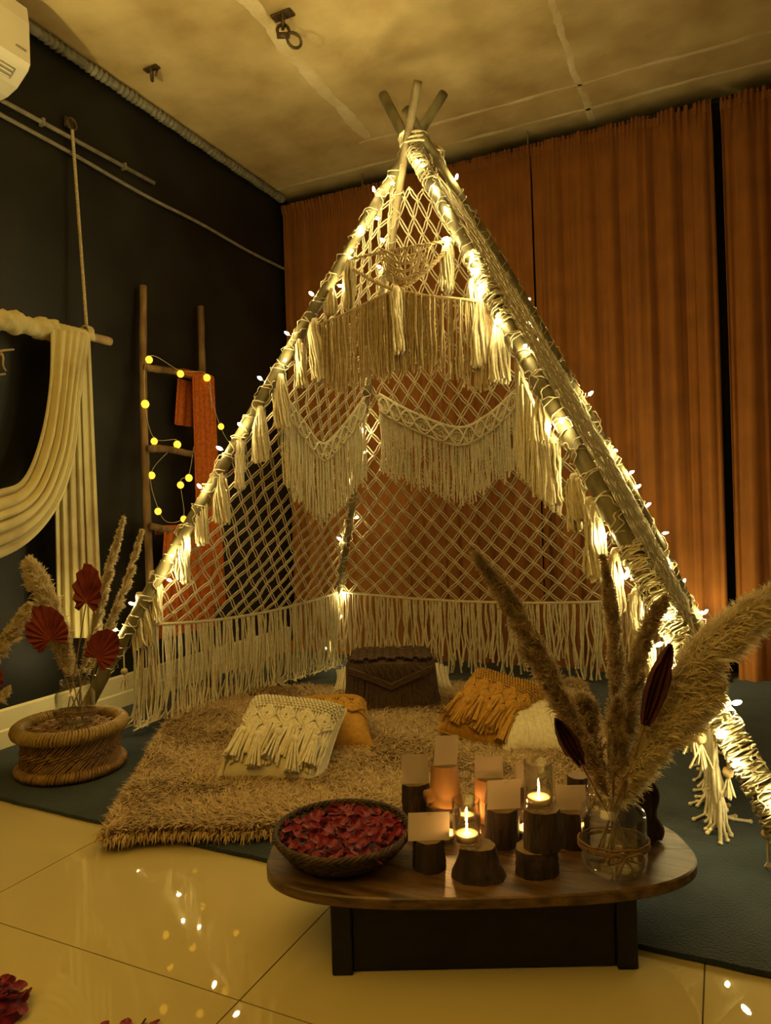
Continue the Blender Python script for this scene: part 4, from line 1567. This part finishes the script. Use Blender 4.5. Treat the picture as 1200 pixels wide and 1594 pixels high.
a = np.arange(56) * 2 * np.pi / 56
rows = [(.98, .045), (.97, .12), (.95, ztp - .05), (.92, ztp - .015), (.84, ztp), (.5, ztp + .012), (.02, ztp + .015)]
MB().grid(np.stack([pouf_pt(a, np.full(56, rr), np.full(56, z)) for rr, z in rows], 1), True).build('body', M['brown'], pouf)
NF = 230
aa = np.arange(NF) * 2 * np.pi / NF
r = np.random.default_rng(5)
P = np.stack([pouf_pt(aa + r.normal(0, .006, NF), np.full(NF, rr) + r.normal(0, .008, NF), np.full(NF, z)) for rr, z in
              ((.95, ztp - .004), (1.0, ztp - .03), (1.03, ztp * .6), (1.06, ztp * .35), (1.10, .055))], 1)
stuff(MB().tubes(P, .0062, 4).build('fringe', M['brown'], pouf))
c = MB()
top = lambda x, y: pc * [1, 1, 0] + LAT * (np.asarray(x) * hw)[..., None] + FWD * (np.asarray(y) * hw * .8)[..., None] + UP * (ztp + .012 + .008 * (1 - np.asarray(x) ** 2))[..., None]
for k in range(-5, 6):
    for s in (-1, 1):
        x = np.linspace(-.92, .92, 24)
        y = s * (x - k * .37)
        ok = np.abs(y) < .9
        if ok.sum() > 3: c.tubes(top(x[ok], y[ok]), .009, 5)
        if ok.sum() > 3: c.tubes(top(x[ok], y[ok] * .93 + .05), .006, 4)
# scalloped edge cords hanging over the front in a V
for q in (0, .018, .036):
    for (x0, x1) in ((-.95, 0), (0, .95)):
        x = np.linspace(x0, x1, 14)
        dip = (1 - np.abs(x)) ** 1.2 * .085
        p = pc * [1, 1, 0] + LAT * (x * hw)[:, None] - FWD * (hw * .8 * 1.03 + .012) + UP * (ztp - .012 - dip - q * .6)[:, None]
        c.tubes(p, .008, 5)
for k in range(9):
    x = np.linspace(-.6 + k * .15, -.6 + k * .15 + .12, 4)
    p = pc * [1, 1, 0] + LAT * (x * hw)[:, None] - FWD * (hw * .8 * 1.03 + .014) + UP * (ztp - .012 - np.linspace(.0, .06, 4) * (1 - abs(x.mean())))[:, None]
    c.tubes(p, .006, 4)
c.build('knotted_top', M['brown'], pouf)

# ------------------------------------------------------------------ low table
TZ = .195
tl_, tr_ = on_z(416, 1337, TZ), on_z(1076, 1320, TZ)
tc = (tl_ + tr_) / 2
tx = nrm(np.array([*(tr_ - tl_)[:2], 0]))
tx = nrm(tx + 0)
ty_ = np.array([-tx[1], tx[0], 0])
fr = on_z(745, 1398, TZ)
hy_f = -((fr - tc) @ ty_)
hx = np.linalg.norm(tr_ - tl_) / 2
hy_b = .245
table = thing('low_table', 'low wooden table with rounded ends on black base', 'table', tc * [1, 1, 0])
tcen = tc + ty_ * (hy_b - hy_f) / 2
hy = (hy_b + hy_f) / 2
print('table', tc, hx, hy, hy_f)


def outline(n=80):
    a = np.arange(n) * 2 * np.pi / n
    p = 2.9
    return np.stack([np.sign(np.cos(a)) * np.abs(np.cos(a)) ** (2 / p) * hx, np.sign(np.sin(a)) * np.abs(np.sin(a)) ** (2 / p) * hy], 1)


ol = outline(160)
cuts = [-hy - .01, -.03, hy + .01]
for k in range(2):
    y0_, y1_ = cuts[k] + (.0009 if k else 0), cuts[k + 1] - (.0009 if k == 0 else 0)
    pts = ol[(ol[:, 1] >= y0_) & (ol[:, 1] <= y1_)]
    # close on the seam
    def xat(yv):
        up_ = ol[(ol[:, 0] > 0)]
        up_ = up_[up_[:, 1].argsort()]
        return np.interp(yv, up_[:, 1], up_[:, 0])
    ys = np.linspace(max(y0_, -hy), min(y1_, hy), 30)
    xsr = np.array([xat(v) for v in ys])
    poly = np.concatenate([np.stack([xsr, ys], 1), np.stack([-xsr[::-1], ys[::-1]], 1)])
    n = len(poly)
    w3 = lambda z, ins: tcen * [1, 1, 0] + tx * (poly[:, :1] * (1 - ins / hx)) + ty_ * (poly[:, 1:] * (1 - ins / hy)) + UP * z
    m = MB()
    ringz = [w3(TZ, .004), w3(TZ - .003, .0), w3(TZ - .022, .0), w3(TZ - .026, .004)]
    m.grid(np.stack(ringz, 1), True)
    m.add(ringz[0], np.arange(n)[None]); m.add(ringz[3], np.arange(n)[None, ::-1])
    m.build('plank', M['tabletop'], table, smooth=False)
b0, b1 = on_z(517, 1520, 0), on_z(995, 1510, 0)
bx = nrm(b1 - b0); by = np.array([-bx[1], bx[0], 0])
AX = np.stack([bx, by, UP])
bw = np.linalg.norm(b1 - b0)
for s in (0, 1):
    q = b0 + bx * (.0225 + s * (bw - .045)) + by * .165 + UP * .0845
    MB().box(q, (.045, .33, .169), AX).build('leg', M['black_wood'], table, smooth=False, bevel=.004)
MB().box(b0 + bx * bw / 2 + by * .022 + UP * .0865, (bw - .092, .022, .165), AX).build('front_panel', M['black_wood'], table, smooth=False, bevel=.002)
MB().box(b0 + bx * bw / 2 + by * .31 + UP * .098, (bw - .092, .022, .142), AX).build('back_panel', M['black_wood'], table, smooth=False, bevel=.002)
for s in (0, 1):
    q = b0 + bx * (.0465 + s * (bw - .093)) + by * .008
    d = 1 if s == 0 else -1
    pl = np.array([q + UP * .168, q + UP * .168 + bx * d * .05, q + UP * .12])
    m = MB(); m.add(np.vstack([pl, pl + by * .012]), [np.array([[0, 1, 2], [5, 4, 3]]), np.array([[0, 3, 4, 1], [1, 4, 5, 2], [2, 5, 3, 0]])])
    m.build('bracket', M['black_wood'], table, smooth=False)

# ------------------------------------------------------------------ basket of petals
kc = on_z(533, 1318, TZ)
dK = (kc - CAM) @ CF
RB = .157
zr = TZ + .064
kc = on_z(533, 1290, zr) * [1, 1, 0]
bas = thing('wicker_basket', 'shallow dark wicker basket full of rose petals', 'basket', kc + UP * TZ)
w = MB()
a = np.arange(160) * 2 * np.pi / 160
for k in range(8):
    f = k / 7
    rr = RB * (.66 + .33 * f ** .7)
    z = TZ + .008 + .052 * f
    for s in (0, np.pi):
        w.tubes(kc + np.stack([np.cos(a) * (rr + .0035 * np.cos(a * 20 + s + k * np.pi)), np.sin(a) * (rr + .0035 * np.cos(a * 20 + s + k * np.pi)), z + .0025 * np.sin(a * 20 + s)], 1), .0046, 5, closed=True)
stuff(w.build('weave', M['wicker'], bas))
f = np.linspace(0, 1, 6)
A = np.arange(40) * 2 * np.pi / 40
rr = RB * (.66 + .33 * f ** .7)
w = MB().tubes(np.stack([np.cos(A)[:, None] * rr, np.sin(A)[:, None] * rr, np.broadcast_to(TZ + .006 + .056 * f, (40, 6))], -1) + kc, .003, 5)
stuff(w.build('ribs', M['wicker'], bas))
w = MB()
for k in range(4):
    ph = k * np.pi / 2
    w.tubes(kc + np.stack([np.cos(a) * (RB + .004 * np.cos(a * 16 + ph)), np.sin(a) * (RB + .004 * np.cos(a * 16 + ph)), zr + .004 * np.sin(a * 16 + ph)], 1), .0042, 5, closed=True)
w.build('rim', M['wicker'], bas)
MB().lathe([(.001, .004), (RB * .66, .004), (RB * .8, .022), (RB * .93, .05), (RB * .9, .05), (RB * .64, .009), (.001, .009)], 40, kc + UP * TZ).build('lining', M['wicker'], bas)

PM = []
for var in range(4):
    r = np.random.default_rng(100 + var)
    g = np.zeros((5, 5, 3))
    for i in range(5):
        for j in range(5):
            x, y = (i - 2) / 2, (j - 2) / 2
            d = max(abs(x), abs(y)); l = math.hypot(x, y)
            if l > 0: x, y = x * d / l, y * d / l
            e = 1 + .12 * math.sin(3 * math.atan2(y, x) + var)
            g[i, j] = (x * e, y * e * (.86 + .1 * x), (.30 + .08 * var) * (x * x * (.5 + .4 * (var % 2)) + y * y) - .12 + .06 * math.sin(4 * x + 5 * y + var))
    o = MB().sheet(g, .03).build('rose_petal', M['petal'], origin=(0, 0, 0))
    PM.append(o.data); bpy.data.objects.remove(o)


def rand_rot(r, tilt):
    th = r.uniform(0, 6.28)
    z = nrm([r.normal(0, tilt), r.normal(0, tilt), 1])
    R = basis(z, (math.cos(th), math.sin(th), 0))
    return R


def petal(c, r, s, label, group, tilt=.55):
    o = instance('rose_petal', PM[r.integers(4)], c, rand_rot(r, tilt), s)
    tag(o, label, 'petal', group)
    o['_o'] = [0, 0, 0]


r = np.random.default_rng(77)
heap = MB()
A = np.linspace(0, 2 * np.pi, 40, endpoint=False)
g = np.array([[kc + np.array([math.cos(q) * RB * .90 * f_, math.sin(q) * RB * .90 * f_, zr - .030 + .020 * (1 - f_ ** 2) + r.normal(0, .002)]) for f_ in (1, .85, .65, .45, .25, .02)] for q in A])
heap.grid(g, True)
tag(heap.build('petal_layer', M['petal']), 'packed rose petals lower down in the wicker basket', 'petals', kind='stuff')
npet = 250
for k in range(npet):
    q = 2.399963 * k
    f_ = math.sqrt((k + .5) / npet) * .93
    rr = RB * f_
    c = kc + np.array([math.cos(q) * rr + r.normal(0, .006), math.sin(q) * rr + r.normal(0, .006), zr - .017 + .024 * (1 - f_ ** 2) + r.uniform(-.004, .008)])
    petal(c, r, r.uniform(.0095, .0145), 'dark red rose petal among the petals filling the wicker basket', 'rose petals in the basket', .55)
# petals on the floor at the picture's lower left
hc = on_z(-8, 1580, 0)
hp = MB().lathe([(.060, .0), (.054, .016), (.040, .036), (.022, .050), (.001, .055)], 20, hc)
tag(hp.build('petal_layer', M['petal']), 'packed rose petals inside the floor heap at the lower left corner', 'petals', kind='stuff')
for k in range(46):
    q, f_ = 2.4 * k, math.sqrt((k + .5) / 46)
    p = hc + np.array([math.cos(q) * .064 * f_, math.sin(q) * .064 * f_, .009 + .052 * (1 - f_ ** 2) + r.uniform(0, .006)])
    petal(p, r, r.uniform(.0105, .0145), 'red rose petal in the small floor heap at the lower left corner', 'rose petals heaped on the floor', .6)
for px, py in ((163, 1597), (196, 1594), (222, 1593), (240, 1594), (205, 1604), (228, 1604), (182, 1606)):
    petal(on_z(px, py, .007), r, .0115, 'loose red rose petal on the tiles at the bottom picture edge', 'loose rose petals on the tiles', .5)


# ------------------------------------------------------------------ log stands, cards and tealights
def stump(label, px, pyb, pyt, rb_px, rt_px, mat='bark', seed=1, base_z=TZ, centre=None, lean=0.0):
    c = on_z(px, pyb, base_z) if centre is None else centre.copy()
    d = (c - CAM) @ CF
    h = on_plane(px, pyt, c, FWD)[2] - base_z
    rb, rt = rb_px * d / FPX, rt_px * d / FPX
    r = np.random.default_rng(seed)
    o = thing('log_stand', label, 'log', c, 'rough log stands on the table')
    n, K = 28, 9
    a = np.arange(n) * 2 * np.pi / n
    ph = r.uniform(0, 6, 4)
    base = 1 + .05 * np.sin(2 * a + ph[0]) + .035 * np.sin(3 * a + ph[1]) + (.03 * np.sin(9 * a + ph[2]) if mat == 'bark' else 0)
    G = np.zeros((n, K, 3))
    for k in range(K):
        f_ = k / (K - 1)
        rr = rt + (rb - rt) * (1 - f_) ** 1.8
        jag = r.normal(0, .02 if mat == 'bark' else .004, n) if 0 < k < K - 1 else 0
        q = rr * (base + jag)
        if k == K - 1: q = q * .97
        G[:, k] = c + np.stack([np.cos(a) * q, np.sin(a) * q, np.full(n, h * f_)], 1) + LAT * lean * h * f_
    m = MB().grid(G, True)
    m.add(G[:, 0], np.arange(n)[None, ::-1])
    m.build('bark' if mat == 'bark' else 'trunk', M[mat], o)
    t = MB()
    tp = G[:, -1].copy(); tp[:, 2] += .0006
    cc_ = tp.mean(0)
    t.grid(np.stack([tp, tp * .6 + cc_ * .4, tp * .2 + cc_ * .8], 1), True)
    t.add(tp * .2 + cc_ * .8, np.arange(n)[None])
    t.build('cut_face', M['endgrain'], o)
    return c + UP * h + LAT * lean * h


def card(label, top, w, h, yaw=0.0, lean=.25, tilt=0.0, staple=False, off=(0, 0)):
    """folded paper note standing like a tent"""
    c = top + LAT * off[0] + FWD * off[1] + UP * .0012
    X = nrm(LAT * math.cos(yaw) + FWD * math.sin(yaw))
    F2 = np.cross(UP, X)
    o = thing('note_card', label, 'card', c, 'folded paper notes on the log stands')
    dy = h * math.sin(lean)
    zz = h * math.cos(lean)
    foldp = c + UP * zz
    tl = X * math.tan(tilt) * zz
    for nm, s in (('front_leaf', -1), ('back_leaf', 1)):
        g = np.array([[foldp + X * u * w / 2 + tl, (foldp + c) / 2 + X * u * w / 2 + F2 * s * dy * .52 + tl * .5, c + X * u * w / 2 + F2 * s * dy] for u in (-1, -.3, .3, 1)])
        MB().sheet(g, .0009).build(nm, M['paper'], o)
    if staple:
        q = foldp + tl - F2 * dy * .12 - UP * zz * .08 - F2 * .0015 + X * .004
        MB().tubes(np.array([q - X * .006, q + X * .006 + UP * .002]), .0007, 5, True).build('staple', M['staple'], o)
    return o


flame_m = MB().lathe([(.0004, .0), (.0019, .002), (.0026, .0045), (.0021, .008), (.0010, .012), (.0003, .015)], 8).build('flame', M['flame'], origin=(0, 0, 0))
flame_mesh = flame_m.data; bpy.data.objects.remove(flame_m)


def candle(label, top, r, h, lab2, grp='tealights in glass tumblers'):
    g = thing('candle_glass', label, 'glass', top, 'straight glass tumblers holding tealights')
    c = top + UP * .0008
    MB().lathe([(.001, 0), (r * .94, 0), (r, .004), (r, h - .001), (r * .985, h), (r * .95, h), (r * .94, .016), (r * .90, .010), (.001, .010)], 32, c).build('tumbler', M['glass'], g)
    k = thing('tealight', lab2, 'candle', c + UP * .0104, grp)
    b = c + UP * .0104
    q = r * .80
    MB().lathe([(.001, 0), (q, 0), (q, .0145), (q * .975, .0145), (q * .97, .001), (.001, .001)], 28, b).build('cup', M['tin'], k)
    MB().lathe([(q * .97, .0125), (q * .9, .0130), (q * .3, .0122), (.001, .0122)], 28, b).build('wax', M['wax'], k)
    MB().tubes(np.array([b + UP * .012, b + UP * .018]), .0008, 5, True).build('wick', M['wick'], k)
    instance('flame', flame_mesh, b + UP * .0165, None, 1.0, k)


S_ = {}
S_['f'] = stump('dark straight log stand beside the petal basket, bearing a stapled note', 668, 1348, 1303, 27, 25, seed=1)
S_['g'] = stump('flared dark log stand at the table front under a lit glass', 744, 1360, 1314, 41, 27, seed=2)
S_['i'] = stump('lower dark log stand of the stacked pair at the table front', 835, 1356, 1318, 32, 31, seed=3)
S_['j'] = stump('upper dark log stand of the stacked pair, under the right lit glass', 850, 1318, 1257, 29, 28, seed=4, base_z=S_['i'][2] + .001, centre=S_['i'] + LAT * .016 + UP * .001)
S_['h'] = stump('rough-barked log stand in mid table with a shadowed note', 782, 1310, 1255, 29, 27, seed=5, lean=.02)
S_['e'] = stump('reddish rough-barked log stand left of the pampas jar', 890, 1312, 1258, 28, 26, seed=6)
S_['d'] = stump('slim bright-barked log stand behind the right lit glass', 822, 1282, 1223, 17, 16, seed=7)
S_['c'] = stump('rear log stand with a small square note, centre back', 763, 1275, 1210, 23, 22, 'peeled', seed=8)
S_['a'] = stump('brown log stand at the back left with a tall shadowed note', 648, 1272, 1217, 22, 21, seed=9)
S_['b2'] = stump('short bark log stand under the pale flared log', 690, 1288, 1250, 26, 26, seed=10)
S_['b'] = stump('pale peeled log flaring at its foot, raised on another log', 697, 1250, 1189, 27, 20, 'peeled', seed=11, base_z=S_['b2'][2] + .001, centre=S_['b2'] + LAT * .008 + UP * .001)
S_['k'] = stump('tall dark twisted log stand behind the pampas jar', 990, 1303, 1212, 32, 30, seed=12)
S_['l'] = stump('small pale-topped log stand at the back by the pampas jar', 902, 1270, 1207, 19, 17, seed=13)
# twisted root along the tall log
q = on_z(1021, 1310, TZ)
o = [x for x in bpy.data.objects if x.name.startswith('log_stand') and x['label'].startswith('tall dark')][0]
MB().tubes(smooth_path([q + UP * .012, q + LAT * .008 + UP * .03, q - LAT * .006 + UP * .065, q + LAT * .002 + UP * .11, q - LAT * .01 + UP * .14], 24), np.concatenate([np.linspace(.016, .009, 12), np.linspace(.009, .012, 12)]), 8, True).build('root', M['bark'], o)
o = [x for x in bpy.data.objects if x.name.startswith('log_stand') and x['label'].startswith('short bark')][0]
q = on_plane(664, 1240, S_['b2'] - FWD * .02, FWD)
stb = MB().tubes(np.array([q + LAT * .05 + FWD * .03, q]), .017, 14, True)
stb.build('branch_stub', M['peeled'], o)

sz = lambda key, px: px * ((S_[key] - CAM) @ CF) / FPX
card('pale note facing the camera on the stand beside the petal basket', S_['f'], sz('f', 64), sz('f', 40), .0, .35, .05, True)
card('shadowed grey note on the rough-barked mid-table stand', S_['h'], sz('h', 52), sz('h', 42), .05, .3, .1, True)
card('wide dim note on the reddish stand left of the pampas jar', S_['e'], sz('e', 46), sz('e', 36), -.05, .25, 0, True)
card('small note half hidden behind the right lit glass', S_['d'], sz('d', 34), sz('d', 34), .1, .2, -.03)
card('small landscape note on the centre back stand', S_['c'], sz('c', 43), sz('c', 33), .0, .2, 0)
card('tall dim note on the back left stand', S_['a'], sz('a', 41), sz('a', 43), .0, .22, 0)
card('bright upright note on the pale peeled log, tallest of the notes', S_['b'], sz('b', 36), sz('b', 44), .05, .2, .12)
rg = lambda key: 22 * ((S_[key] - CAM) @ CF) / FPX
candle('straight glass tumbler on the flared front log', S_['g'] - LAT * .022, rg('g'), sz('g', 70), 'lit tealight in the tumbler on the flared front log')
candle('straight glass tumbler on the stacked logs, the highest glass', S_['j'] - LAT * .006, rg('j'), sz('j', 72), 'lit tealight in the highest tumbler on the stacked logs')
q = on_z(699, 1318, TZ)
candle('low glass tumbler half hidden behind the basket-side note', q + FWD * .02, .027, .06, 'lit tealight half hidden behind the basket-side note')
q = on_z(816, 1304, TZ)
candle('small glass peeping out behind the stacked logs', q, .026, .055, 'lit tealight behind the stacked logs')
q = on_z(728, 1288, TZ)
candle('glass tumbler hidden deep between the mid-table logs', q + FWD * .02, .024, .05, 'lit tealight glowing between the mid-table logs')

# ------------------------------------------------------------------ jar of pampas on the table
jc = on_z(956, 1352, TZ)
dJ2 = (jc - CAM) @ CF
jr2 = 50 * dJ2 / FPX
jh2 = on_plane(956, 1226, jc, FWD)[2] - TZ
jar(jc, jr2, jh2, 'large clear jar bound with twine on the table right end', jh2 * .34)
ij = lambda k: jc + UP * .025 + np.array([math.cos(k * 2.4), math.sin(k * 2.4), 0]) * jr2 * .55
E = lambda dd: (lambda p: at_depth(p[0], p[1], dJ2 + dd))
gR = 'dried pampas stems in the table jar'
plume([E(-.03)(p) for p in ((946, 1240), (895, 1130), (850, 1040), (800, 945), (737, 858))], .066, 91, 'long dark pampas plume arching far left from the table jar', dens=2.6, mat='pampas_dark', stem_to=ij(0), group=gR, hair=.0010, spread=.7, droop=.15)
plume([E(.06)(p) for p in ((952, 1250), (955, 1150), (958, 1020), (950, 940), (938, 862))], .048, 92, 'straight slim pampas plume rising from the middle of the table jar', dens=2.0, mat='pampas_dark', stem_to=ij(1), group=gR, hair=.0010, spread=.7, droop=.1)
plume([E(.0)(p) for p in ((958, 1245), (975, 1130), (992, 1035), (1014, 968), (1034, 932))], .05, 93, 'medium pampas plume curving right at its tip in the table jar', dens=2.2, mat='pampas_dark', stem_to=ij(2), group=gR, hair=.0010, spread=.75, droop=.2)
plume([E(-.02)(p) for p in ((958, 1255), (1012, 1138), (1070, 1045), (1135, 975), (1205, 920))], .115, 94, 'huge feathery cream pampas plume sweeping right from the table jar', dens=4.2, mat='pampas', stem_to=ij(3), group=gR, hair=.0010, spread=.62, droop=.35)
plume([E(-.05)(p) for p in ((972, 1215), (1010, 1165), (1060, 1110), (1120, 1062))], .075, 95, 'lower drooping cream pampas plume right of the table jar', dens=2.2, mat='pampas', stem_to=ij(4), group=gR, hair=.0010, spread=.7, droop=.5)
plume([E(.05)(p) for p in ((940, 1212), (925, 1160), (915, 1115), (905, 1085))], .05, 96, 'short brown pampas tuft low behind the left plume', dens=1.6, mat='pampas_dark', stem_to=ij(5), group=gR, hair=.0010)
plume([E(-.04)(p) for p in ((955, 1215), (962, 1170), (958, 1125), (962, 1085))], .036, 97, 'small reddish-lit pampas tuft at the centre of the table jar', dens=1.4, mat='pampas_dark', stem_to=ij(6), group=gR, hair=.0010)


def spear(base, tip, w, label, stem_to, seed):
    r = np.random.default_rng(seed)
    o = thing('palm_leaf', label, 'dried leaf', stem_to, 'dark red palm spears in the table jar')
    ax = nrm(tip - base)
    sd = nrm(np.cross(ax, -CF))
    nn = np.cross(sd, ax)
    L = np.linalg.norm(tip - base)
    n, R = 9, 14
    g = np.zeros((n, R, 3))
    for i in range(n):
        u = i / (n - 1) * 2 - 1
        for j in range(R):
            v = j / (R - 1)
            ww = w * (math.sin(np.pi * min(1, v * .9 + .08)) ** .7) * (1 + .05 * r.normal())
            g[i, j] = base + ax * L * v + sd * u * ww / 2 + nn * ((.006 if i % 2 else -.006) + .01 * u * u)
    MB().sheet(g, .0012).build('blade', M['palm_dark'], o, smooth=False)
    MB().tubes(smooth_path([base + ax * .01, (base + stem_to) / 2, stem_to], 14), .0022, 6, True).build('stalk', M['stem'], o)


spear(E(-.06)((1003, 1128)), E(-.06)((1042, 1002)), .050, 'dark red pleated palm spear upright right of the table jar', ij(7), 1)
spear(E(-.05)((905, 1190)), E(-.05)((864, 1118)), .040, 'dark red palm leaf poking out left of the table jar', ij(8), 2)

for o in bpy.data.objects:
    if '_o' in o: del o['_o']
print('objects', len(bpy.data.objects), 'tris', sum(len(me.loops) - 2 * len(me.polygons) for me in bpy.data.meshes))
